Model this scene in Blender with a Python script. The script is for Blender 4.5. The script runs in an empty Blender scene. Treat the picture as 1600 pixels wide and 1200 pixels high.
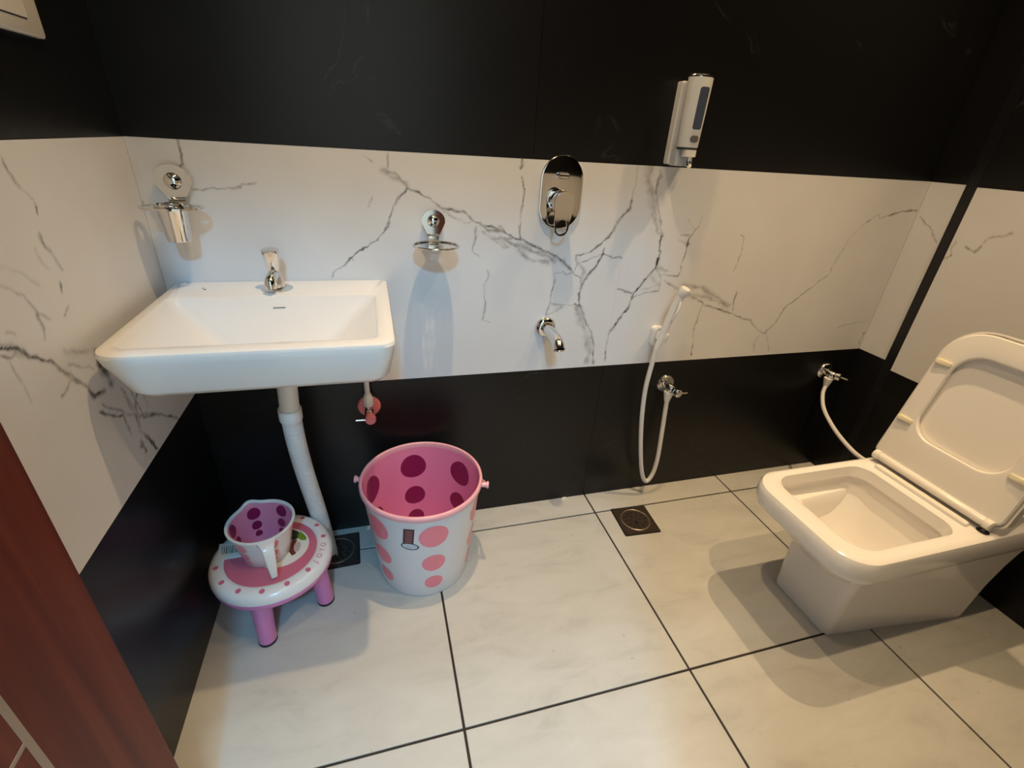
import bpy, bmesh, math, random
import numpy as np
from mathutils import Vector, Matrix
PI = math.pi
random.seed(4)
S = bpy.context.scene
COL = S.collection

# ------------------------------------------------------------------ camera
CAM = (0.4858, -1.2883, 1.2098)
PITCH, YAW, ROLL, FPX = 0.4775, 0.2998, 0.0671, 737.8
def _cam():
    cp, sp, cy, sy = math.cos(PITCH), math.sin(PITCH), math.cos(YAW), math.sin(YAW)
    f = Vector((sy*cp, cy*cp, -sp)); r = Vector((cy, -sy, 0)); u = r.cross(f)
    c, s = math.cos(ROLL), math.sin(ROLL)
    r2 = r*c + u*s; u2 = u*c - r*s
    cd = bpy.data.cameras.new('camera'); co = bpy.data.objects.new('camera', cd); COL.objects.link(co)
    M = Matrix((r2, u2, -f)).transposed().to_4x4(); M.translation = Vector(CAM)
    co.matrix_world = M
    cd.sensor_fit = 'HORIZONTAL'; cd.sensor_width = 36.0; cd.lens = 36.0*FPX/1600.0
    cd.clip_start = 0.02; cd.clip_end = 50
    S.camera = co
_cam()
# ------------------------------------------------------------------ world, light, exposure
S.view_settings.view_transform = 'Standard'; S.view_settings.look = 'None'
S.view_settings.exposure = 0.0; S.view_settings.gamma = 1.0
S.view_settings.use_curve_mapping = False
w = bpy.data.worlds.new('world'); S.world = w; w.use_nodes = True
w.node_tree.nodes['Background'].inputs[0].default_value = (0.97, 0.97, 1.0, 1)
CEIL = 2.40
WARM = (1.0, 0.715, 0.395); COOL = (0.14, 0.57, 1.0); HALLC = (0.80, 0.94, 1.0)
POW = [4.9, 5.8, 4.4, 1.7, 55.0, 112.0]      # four ceiling downlights, hallway lamp, added hallway fill light
DOWN = [(0.72, -0.39, POW[0], 'warm recessed ceiling downlight above the soap dish'), (1.86, -0.39, POW[1], 'warm recessed ceiling downlight above the toilet lid'),
        (1.42, -0.97, POW[2], 'warm recessed ceiling downlight in front of the toilet bowl'), (0.52, -0.97, POW[3], 'dim warm recessed ceiling downlight just inside the doorway')]
w.node_tree.nodes['Background'].inputs[1].default_value = 0.02
def area_light(name, loc, size, power, col, target=None, spread=PI):
    ld = bpy.data.lights.new(name, 'AREA'); ld.shape = 'DISK'; ld.size = size
    ld.energy = power; ld.color = col; ld.spread = spread
    lo = bpy.data.objects.new(name, ld); COL.objects.link(lo); lo.location = loc
    if target: lo.rotation_euler = (Vector(target)-Vector(loc)).to_track_quat('-Z', 'Y').to_euler()
    return lo
area_light('hallway_lamp_light', (0.34, -2.75, 2.86), 0.22, POW[4], COOL, target=(0.5, -0.4, 0.4))

area_light('hallway_fill_light', (0.5, -1.95, 2.78), 0.3, POW[5], HALLC, target=(0.5, -4.4, 1.1))  # added fill: its bounce off the hallway walls supplies ambient through the doorway

# ------------------------------------------------------------------ materials
MATS = {}
def mat(name, col, rough=0.5, metal=0.0, spec=0.5, coat=0.0, emis=None, estr=0.0, trans=0.0, sss=0.0, alpha=1.0, bump=0.0, bscale=60.0, var=0.0, vscale=8.0):
    m = bpy.data.materials.new(name); m.use_nodes = True
    nt = m.node_tree; b = nt.nodes['Principled BSDF']
    b.inputs['Base Color'].default_value = (*col, 1); b.inputs['Roughness'].default_value = rough
    b.inputs['Metallic'].default_value = metal; b.inputs['Specular IOR Level'].default_value = spec
    b.inputs['Coat Weight'].default_value = coat; b.inputs['Coat Roughness'].default_value = 0.03
    b.inputs['Transmission Weight'].default_value = trans; b.inputs['Alpha'].default_value = alpha
    b.inputs['Subsurface Weight'].default_value = sss
    if sss: b.inputs['Subsurface Radius'].default_value = (0.02, 0.012, 0.01)
    if emis: b.inputs['Emission Color'].default_value = (*emis, 1); b.inputs['Emission Strength'].default_value = estr
    tc = nt.nodes.new('ShaderNodeTexCoord')
    if var:
        n = nt.nodes.new('ShaderNodeTexNoise'); n.inputs['Scale'].default_value = vscale; n.inputs['Detail'].default_value = 5
        nt.links.new(tc.outputs['Object'], n.inputs['Vector'])
        mx = nt.nodes.new('ShaderNodeMix'); mx.data_type = 'RGBA'
        mx.inputs[6].default_value = (*[c*(1-var) for c in col], 1); mx.inputs[7].default_value = (*[min(1, c*(1+var)) for c in col], 1)
        nt.links.new(n.outputs['Fac'], mx.inputs[0]); nt.links.new(mx.outputs[2], b.inputs['Base Color'])
    if bump:
        n = nt.nodes.new('ShaderNodeTexNoise'); n.inputs['Scale'].default_value = bscale; n.inputs['Detail'].default_value = 4
        nt.links.new(tc.outputs['Object'], n.inputs['Vector'])
        bp = nt.nodes.new('ShaderNodeBump'); bp.inputs['Strength'].default_value = bump; bp.inputs['Distance'].default_value = 0.002
        nt.links.new(n.outputs['Fac'], bp.inputs['Height']); nt.links.new(bp.outputs['Normal'], b.inputs['Normal'])
    MATS[name] = m
    return m
def ramp(nt, pts):
    r = nt.nodes.new('ShaderNodeValToRGB'); el = r.color_ramp.elements
    el[0].position, el[0].color = pts[0][0], (*pts[0][1], 1); el[1].position, el[1].color = pts[-1][0], (*pts[-1][1], 1)
    for p, c in pts[1:-1]:
        e = el.new(p); e.color = (*c, 1)
    return r
chrome = mat('chrome', (0.76, 0.745, 0.72), 0.06, 1.0, var=0.03)
ceramic = mat('white_glazed_ceramic', (0.85, 0.82, 0.79), 0.12, spec=0.5, coat=0.3, var=0.01)
plastic_white = mat('white_plastic', (0.78, 0.76, 0.73), 0.32, var=0.01)
hose_white = mat('white_hose_plastic', (0.74, 0.72, 0.70), 0.4, bump=0.1, bscale=200)
seat_white = mat('ivory_seat_plastic', (0.83, 0.79, 0.74), 0.22, var=0.01)
bumper_m = mat('cream_rubber', (0.74, 0.68, 0.50), 0.5, var=0.02)
rubber = mat('black_rubber', (0.012, 0.012, 0.012), 0.5, var=0.1)
pink_in = mat('pink_plastic', (0.78, 0.24, 0.40), 0.28, var=0.03, sss=0.15)
pink_rim = mat('light_pink_plastic', (0.83, 0.42, 0.47), 0.3, var=0.02, sss=0.15)
dot_in = mat('magenta_dot', (0.23, 0.012, 0.075), 0.3, var=0.08)
dot_out = mat('coral_pink_dot', (0.86, 0.24, 0.30), 0.3, var=0.08)
bucket_w = mat('bucket_white_plastic', (0.70, 0.69, 0.72), 0.22, var=0.01, coat=0.2)
stool_w = mat('stool_white_plastic', (0.80, 0.77, 0.76), 0.2, var=0.01, coat=0.2)
stool_p = mat('orchid_pink_plastic', (0.66, 0.22, 0.47), 0.3, var=0.02)
stool_print = mat('rose_print', (0.62, 0.15, 0.22), 0.25, var=0.05)
mug_in = mat('mug_pink_inside', (0.76, 0.27, 0.40), 0.3, var=0.03)
mug_w = mat('mug_ivory_plastic', (0.78, 0.72, 0.68), 0.25, var=0.01)
label_w = mat('label_paper', (0.78, 0.74, 0.66), 0.5, var=0.03)
label_green = mat('label_leaf_green', (0.20, 0.30, 0.02), 0.45, var=0.6, vscale=90)
label_dark = mat('label_dark_foliage', (0.03, 0.045, 0.02), 0.45, var=0.8, vscale=120)
label_brown = mat('label_brown', (0.16, 0.03, 0.015), 0.45, var=0.3, vscale=80)
label_ink = mat('label_ink', (0.03, 0.03, 0.03), 0.5, var=0.1)
sticker_red = mat('maroon_sticker', (0.07, 0.012, 0.022), 0.4, var=0.3, vscale=150)
sticker_blue = mat('silver_blue_emblem', (0.55, 0.62, 0.74), 0.25, 0.1, var=0.3, vscale=60)
sticker_edge = mat('dark_navy', (0.03, 0.035, 0.06), 0.35, var=0.1)
pink_valve = mat('pink_protective_film', (0.80, 0.22, 0.22), 0.3, var=0.1, vscale=40)
window_blue = mat('blue_grey_window', (0.07, 0.085, 0.13), 0.12, var=0.05)
button_grey = mat('grey_button', (0.13, 0.12, 0.13), 0.3, var=0.05)
drain_m = mat('dark_bronze_drain', (0.075, 0.055, 0.045), 0.36, 0.6, var=0.5, vscale=60, bump=0.3, bscale=150)
drain_ring = mat('worn_bronze_ring', (0.30, 0.24, 0.20), 0.32, 0.7, var=0.3, vscale=80)
drain_black = mat('drain_black', (0.006, 0.005, 0.005), 0.6, var=0.3)
grout_dark = mat('dark_brown_grout', (0.022, 0.014, 0.009), 0.8, var=0.5, vscale=30)
wall_grout = mat('wall_grout', (0.10, 0.085, 0.07), 0.8, var=0.2)
hall_m = mat('cream_hallway_paint', (0.62, 0.58, 0.52), 0.7, var=0.03)
ceil_m = mat('white_ceiling_paint', (0.75, 0.74, 0.72), 0.8, var=0.02)
switch_m = mat('ivory_switch_plastic', (0.74, 0.68, 0.60), 0.3, var=0.02)
strip_m = mat('black_edge_strip', (0.006, 0.006, 0.007), 0.35, var=0.1)
lens_m = mat('lamp_lens', (0.9, 0.85, 0.75), 0.3, emis=WARM, estr=6.0)
tube_m = mat('hall_lamp_lens', (0.9, 0.9, 0.9), 0.3, emis=COOL, estr=6.0)
water_m = mat('bowl_water', (0.80, 0.78, 0.74), 0.02, spec=0.5, var=0.01)
groove_m = mat('beige_door_inlay', (0.30, 0.22, 0.16), 0.5, var=0.1)
def black_tile_mat():
    m = bpy.data.materials.new('black_marble_tile'); m.use_nodes = True; nt = m.node_tree; b = nt.nodes['Principled BSDF']
    tc = nt.nodes.new('ShaderNodeTexCoord')
    n = nt.nodes.new('ShaderNodeTexNoise'); n.inputs['Scale'].default_value = 3.0; n.inputs['Detail'].default_value = 8; n.inputs['Distortion'].default_value = 1.2
    nt.links.new(tc.outputs['Object'], n.inputs['Vector'])
    # thin veins where the noise crosses a level, kept sparse with a second noise
    s = nt.nodes.new('ShaderNodeMath'); s.operation = 'SUBTRACT'; s.inputs[1].default_value = 0.5; nt.links.new(n.outputs['Fac'], s.inputs[0])
    a = nt.nodes.new('ShaderNodeMath'); a.operation = 'ABSOLUTE'; nt.links.new(s.outputs[0], a.inputs[0])
    r = ramp(nt, [(0.0, (1, 1, 1)), (0.006, (0, 0, 0))]); nt.links.new(a.outputs[0], r.inputs[0])
    n2 = nt.nodes.new('ShaderNodeTexNoise'); n2.inputs['Scale'].default_value = 5.0; nt.links.new(tc.outputs['Object'], n2.inputs['Vector'])
    r2 = ramp(nt, [(0.56, (0, 0, 0)), (0.68, (1, 1, 1))]); nt.links.new(n2.outputs['Fac'], r2.inputs[0])
    mu = nt.nodes.new('ShaderNodeMath'); mu.operation = 'MULTIPLY'; nt.links.new(r.outputs[0], mu.inputs[0]); nt.links.new(r2.outputs[0], mu.inputs[1])
    mx = nt.nodes.new('ShaderNodeMix'); mx.data_type = 'RGBA'; nt.links.new(mu.outputs[0], mx.inputs[0])
    mx.inputs[6].default_value = (0.0062, 0.0058, 0.0062, 1); mx.inputs[7].default_value = (0.036, 0.036, 0.036, 1)
    nt.links.new(mx.outputs[2], b.inputs['Base Color'])
    b.inputs['Roughness'].default_value = 0.34; b.inputs['Specular IOR Level'].default_value = 0.35
    return m
black_tile = black_tile_mat()
def white_tile_mat():
    m = bpy.data.materials.new('white_veined_marble_tile'); m.use_nodes = True; nt = m.node_tree; b = nt.nodes['Principled BSDF']
    tc = nt.nodes.new('ShaderNodeTexCoord')
    at = nt.nodes.new('ShaderNodeAttribute'); at.attribute_name = 'vein'
    n = nt.nodes.new('ShaderNodeTexNoise'); n.inputs['Scale'].default_value = 55; n.inputs['Detail'].default_value = 4; nt.links.new(tc.outputs['Object'], n.inputs['Vector'])
    r = ramp(nt, [(0.34, (0.7, 0.7, 0.7)), (0.62, (1.5, 1.5, 1.5))]); nt.links.new(n.outputs['Fac'], r.inputs[0])
    mu = nt.nodes.new('ShaderNodeMath'); mu.operation = 'MULTIPLY'; mu.use_clamp = True
    nt.links.new(at.outputs['Fac'], mu.inputs[0]); nt.links.new(r.outputs[0], mu.inputs[1])
    c = nt.nodes.new('ShaderNodeTexNoise'); c.inputs['Scale'].default_value = 3.5; c.inputs['Detail'].default_value = 6; nt.links.new(tc.outputs['Object'], c.inputs['Vector'])
    rc = ramp(nt, [(0.3, (0.72, 0.705, 0.70)), (0.7, (0.79, 0.775, 0.77))]); nt.links.new(c.outputs['Fac'], rc.inputs[0])
    mx = nt.nodes.new('ShaderNodeMix'); mx.data_type = 'RGBA'; nt.links.new(mu.outputs[0], mx.inputs[0])
    nt.links.new(rc.outputs[0], mx.inputs[6]); mx.inputs[7].default_value = (0.055, 0.045, 0.04, 1)
    nt.links.new(mx.outputs[2], b.inputs['Base Color'])
    b.inputs['Roughness'].default_value = 0.38; b.inputs['Specular IOR Level'].default_value = 0.4
    return m
white_tile = white_tile_mat()
def floor_tile_mat():
    m = bpy.data.materials.new('cream_stone_floor_tile'); m.use_nodes = True; nt = m.node_tree; b = nt.nodes['Principled BSDF']
    tc = nt.nodes.new('ShaderNodeTexCoord')
    mp = nt.nodes.new('ShaderNodeMapping'); mp.inputs['Rotation'].default_value = (0, 0, 0.5); mp.inputs['Scale'].default_value = (1, 2.6, 1)
    nt.links.new(tc.outputs['Object'], mp.inputs['Vector'])
    n = nt.nodes.new('ShaderNodeTexNoise'); n.inputs['Scale'].default_value = 6; n.inputs['Detail'].default_value = 9; n.inputs['Roughness'].default_value = 0.62; n.inputs['Distortion'].default_value = 0.6
    nt.links.new(mp.outputs[0], n.inputs['Vector'])
    r = ramp(nt, [(0.25, (0.42, 0.41, 0.385)), (0.46, (0.495, 0.488, 0.462)), (0.6, (0.515, 0.508, 0.482)), (0.78, (0.55, 0.543, 0.517))]); nt.links.new(n.outputs['Fac'], r.inputs[0])
    # small dirt specks and stains
    n2 = nt.nodes.new('ShaderNodeTexNoise'); n2.inputs['Scale'].default_value = 34; n2.inputs['Detail'].default_value = 3; nt.links.new(tc.outputs['Object'], n2.inputs['Vector'])
    r2 = ramp(nt, [(0.70, (0, 0, 0)), (0.80, (1, 1, 1))]); nt.links.new(n2.outputs['Fac'], r2.inputs[0])
    mx = nt.nodes.new('ShaderNodeMix'); mx.data_type = 'RGBA'; nt.links.new(r2.outputs[0], mx.inputs[0])
    nt.links.new(r.outputs[0], mx.inputs[6]); mx.inputs[7].default_value = (0.27, 0.21, 0.13, 1)
    nt.links.new(mx.outputs[2], b.inputs['Base Color'])
    b.inputs['Roughness'].default_value = 0.3; b.inputs['Specular IOR Level'].default_value = 0.35
    bp = nt.nodes.new('ShaderNodeBump'); bp.inputs['Strength'].default_value = 0.12; bp.inputs['Distance'].default_value = 0.002
    nt.links.new(n.outputs['Fac'], bp.inputs['Height']); nt.links.new(bp.outputs['Normal'], b.inputs['Normal'])
    return m
floor_tile = floor_tile_mat()
def door_mat():
    m = bpy.data.materials.new('red_brown_wood_laminate'); m.use_nodes = True; nt = m.node_tree; b = nt.nodes['Principled BSDF']
    tc = nt.nodes.new('ShaderNodeTexCoord'); mp = nt.nodes.new('ShaderNodeMapping'); mp.inputs['Scale'].default_value = (9, 9, 0.35)
    nt.links.new(tc.outputs['Object'], mp.inputs['Vector'])
    n = nt.nodes.new('ShaderNodeTexNoise'); n.inputs['Scale'].default_value = 2.2; n.inputs['Detail'].default_value = 5; n.inputs['Distortion'].default_value = 0.8
    nt.links.new(mp.outputs[0], n.inputs['Vector'])
    r = ramp(nt, [(0.3, (0.065, 0.012, 0.006)), (0.5, (0.11, 0.02, 0.009)), (0.72, (0.17, 0.036, 0.014))]); nt.links.new(n.outputs['Fac'], r.inputs[0])
    nt.links.new(r.outputs[0], b.inputs['Base Color']); b.inputs['Roughness'].default_value = 0.45; b.inputs['Specular IOR Level'].default_value = 0.2
    return m
door_m = door_mat()

# ------------------------------------------------------------------ geometry helpers
class MB:
    def __init__(s): s.v = []; s.f = []
    def add(s, vs, fs):
        o = len(s.v); s.v += [tuple(p) for p in vs]; s.f += [tuple(i+o for i in f) for f in fs]; return s
    def box(s, a, b):
        x0, y0, z0 = a; x1, y1, z1 = b
        return s.add([(x0,y0,z0),(x1,y0,z0),(x1,y1,z0),(x0,y1,z0),(x0,y0,z1),(x1,y0,z1),(x1,y1,z1),(x0,y1,z1)],
                     [(0,3,2,1),(4,5,6,7),(0,1,5,4),(1,2,6,5),(2,3,7,6),(3,0,4,7)])
    def loft(s, rings, cap0=True, cap1=True, closed=True):
        n = len(rings[0]); vs = [p for r in rings for p in r]; fs = []
        for i in range(len(rings)-1):
            for j in range(n if closed else n-1):
                k = (j+1) % n
                fs.append((i*n+j, i*n+k, (i+1)*n+k, (i+1)*n+j))
        if cap0: fs.append(tuple(range(n-1, -1, -1)))
        if cap1: fs.append(tuple((len(rings)-1)*n+j for j in range(n)))
        return s.add(vs, fs)
    def lathe(s, prof, origin=(0,0,0), axis=(0,0,1), seg=40, cap0=True, cap1=True):
        a = Vector(axis).normalized(); t = Vector((1,0,0)) if abs(a.x) < .9 else Vector((0,1,0))
        u = a.cross(t).normalized(); v = a.cross(u); o = Vector(origin)
        rings = [[o + a*h + (u*math.cos(2*PI*j/seg) + v*math.sin(2*PI*j/seg))*r for j in range(seg)] for r, h in prof]
        return s.loft(rings, cap0, cap1)
    def tube(s, path, rad, seg=14, smooth=6, caps=True):
        P = [Vector(p) for p in path]
        R = rad if isinstance(rad, (list, tuple)) else [rad]*len(P)
        if smooth > 1 and len(P) > 2:
            Q = []; RR = []
            for i in range(len(P)-1):
                p0 = P[max(i-1,0)]; p1 = P[i]; p2 = P[i+1]; p3 = P[min(i+2,len(P)-1)]
                for k in range(smooth):
                    t = k/smooth
                    Q.append(.5*((2*p1)+(-p0+p2)*t+(2*p0-5*p1+4*p2-p3)*t*t+(-p0+3*p1-3*p2+p3)*t**3)); RR.append(R[i]*(1-t)+R[i+1]*t)
            Q.append(P[-1]); RR.append(R[-1]); P, R = Q, RR
        rings = []; prev = None
        for i, p in enumerate(P):
            d = (P[min(i+1,len(P)-1)]-P[max(i-1,0)]).normalized()
            if prev is None:
                t = Vector((0,0,1)) if abs(d.z) < .9 else Vector((1,0,0)); u = d.cross(t).normalized()
            else: u = (prev - d*prev.dot(d)).normalized()
            prev = u; v = d.cross(u)
            rings.append([p+(u*math.cos(2*PI*j/seg)+v*math.sin(2*PI*j/seg))*R[i] for j in range(seg)])
        return s.loft(rings, caps, caps)
    def torus(s, c, axis, R, r, seg=48, sseg=12):
        a = Vector(axis).normalized(); t = Vector((1,0,0)) if abs(a.x) < .9 else Vector((0,1,0))
        u = a.cross(t).normalized(); v = a.cross(u); c = Vector(c); vs = []; fs = []
        for i in range(seg):
            d = u*math.cos(2*PI*i/seg)+v*math.sin(2*PI*i/seg)
            for j in range(sseg):
                vs.append(c+d*(R+r*math.cos(2*PI*j/sseg))+a*(r*math.sin(2*PI*j/sseg)))
        for i in range(seg):
            for j in range(sseg):
                i2=(i+1)%seg; j2=(j+1)%sseg
                fs.append((i*sseg+j, i2*sseg+j, i2*sseg+j2, i*sseg+j2))
        return s.add(vs, fs)
    def ball(s, c, r, sx=1, sy=1, sz=1, seg=24, rings=14):
        R = []
        for i in range(rings+1):
            t = -PI/2+PI*i/rings; rr = max(math.cos(t), 1e-4)
            R.append([(c[0]+r*sx*rr*math.cos(2*PI*j/seg), c[1]+r*sy*rr*math.sin(2*PI*j/seg), c[2]+r*sz*math.sin(t)) for j in range(seg)])
        return s.loft(R)
def obj(name, mb, m, parent=None, loc=(0,0,0), smooth=40, bevel=0.0, fix=True):
    me = bpy.data.meshes.new(name)
    me.from_pydata([tuple(p) for p in mb.v], [], mb.f)
    if fix:
        bm = bmesh.new(); bm.from_mesh(me); bmesh.ops.recalc_face_normals(bm, faces=bm.faces); bm.to_mesh(me); bm.free()
    if smooth:
        for p in me.polygons: p.use_smooth = True
        me.set_sharp_from_angle(angle=math.radians(smooth))
    me.materials.append(m); me.update()
    o = bpy.data.objects.new(name, me); COL.objects.link(o); o.location = loc
    if parent: o.parent = parent
    if bevel:
        bv = o.modifiers.new('bevel', 'BEVEL'); bv.width = bevel; bv.segments = 3; bv.limit_method = 'ANGLE'; bv.angle_limit = math.radians(50)
    return o
def tag(o, label, cat, group=None):
    o['label'] = label; o['category'] = cat
    if group: o['group'] = group
    return o
def thing(name, loc, label, cat, group=None):
    o = bpy.data.objects.new(name, None); COL.objects.link(o); o.location = loc; o.empty_display_size = 0.05
    return tag(o, label, cat, group)
def struct(o): o['kind'] = 'structure'; return o
def rrect(x0, x1, y0, y1, r, n=8, z=0.0, r4=None):
    """rounded rectangle ring, counter-clockwise; r4 = radii at (x0,y0),(x1,y0),(x1,y1),(x0,y1)"""
    rr = r4 or (r, r, r, r); out = []
    for (cx, cy, a0, q) in ((x0+rr[0], y0+rr[0], PI, rr[0]), (x1-rr[1], y0+rr[1], 1.5*PI, rr[1]), (x1-rr[2], y1-rr[2], 0, rr[2]), (x0+rr[3], y1-rr[3], PI/2, rr[3])):
        for k in range(n+1):
            a = a0+PI/2*k/n; out.append((cx+q*math.cos(a), cy+q*math.sin(a), z))
    return out
def flat_shape(outer, holes, thick, name='shape'):
    """2D outline with holes as a slab mesh (x,y in plane, z = thickness), returned as MB"""
    cu = bpy.data.curves.new(name, 'CURVE'); cu.dimensions = '2D'; cu.fill_mode = 'BOTH'; cu.extrude = thick/2
    for pts in [outer]+holes:
        sp = cu.splines.new('POLY'); sp.points.add(len(pts)-1); sp.use_cyclic_u = True
        for p, q in zip(sp.points, pts): p.co = (q[0], q[1], 0, 1)
    to = bpy.data.objects.new(name, cu); COL.objects.link(to)
    dg = bpy.context.evaluated_depsgraph_get(); dg.update()
    me = bpy.data.meshes.new_from_object(to.evaluated_get(dg)); mb = MB()
    mb.add([tuple(v.co) for v in me.vertices], [tuple(p.vertices) for p in me.polygons])
    bpy.data.objects.remove(to); bpy.data.curves.remove(cu); bpy.data.meshes.remove(me)
    return mb
def letter_mb(ch, size, thick=0.0004):
    cu = bpy.data.curves.new('letter', 'FONT'); cu.body = ch; cu.size = size; cu.align_x = 'CENTER'; cu.align_y = 'CENTER'; cu.extrude = thick
    to = bpy.data.objects.new('letter', cu); COL.objects.link(to)
    dg = bpy.context.evaluated_depsgraph_get(); dg.update()
    me = bpy.data.meshes.new_from_object(to.evaluated_get(dg)); mb = MB()
    mb.add([tuple(v.co) for v in me.vertices], [tuple(p.vertices) for p in me.polygons])
    bpy.data.objects.remove(to); bpy.data.curves.remove(cu); bpy.data.meshes.remove(me)
    return mb
def xform(mb, M):
    out = MB(); out.v = [tuple(M @ Vector(p)) for p in mb.v]; out.f = list(mb.f); return out
def densify(ring, d=0.004):
    out = []
    for a, b in zip(ring, ring[1:]+ring[:1]):
        n = max(1, int(math.ceil(math.dist(a, b)/d)))
        out += [tuple(x+(y-x)*k/n for x, y in zip(a, b)) for k in range(n)]
    return out
def circ(cx, cy, r, n=32): return [(cx+r*math.cos(2*PI*k/n), cy+r*math.sin(2*PI*k/n)) for k in range(n)]

# ------------------------------------------------------------------ room constants
H1, H2 = 0.556, 1.167
W, W2, YE, SW = 2.312, 2.280, -0.131, 0.032
YF = -1.46            # inner face of the front wall (the doorway wall)
TH = 0.008            # tile thickness
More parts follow.
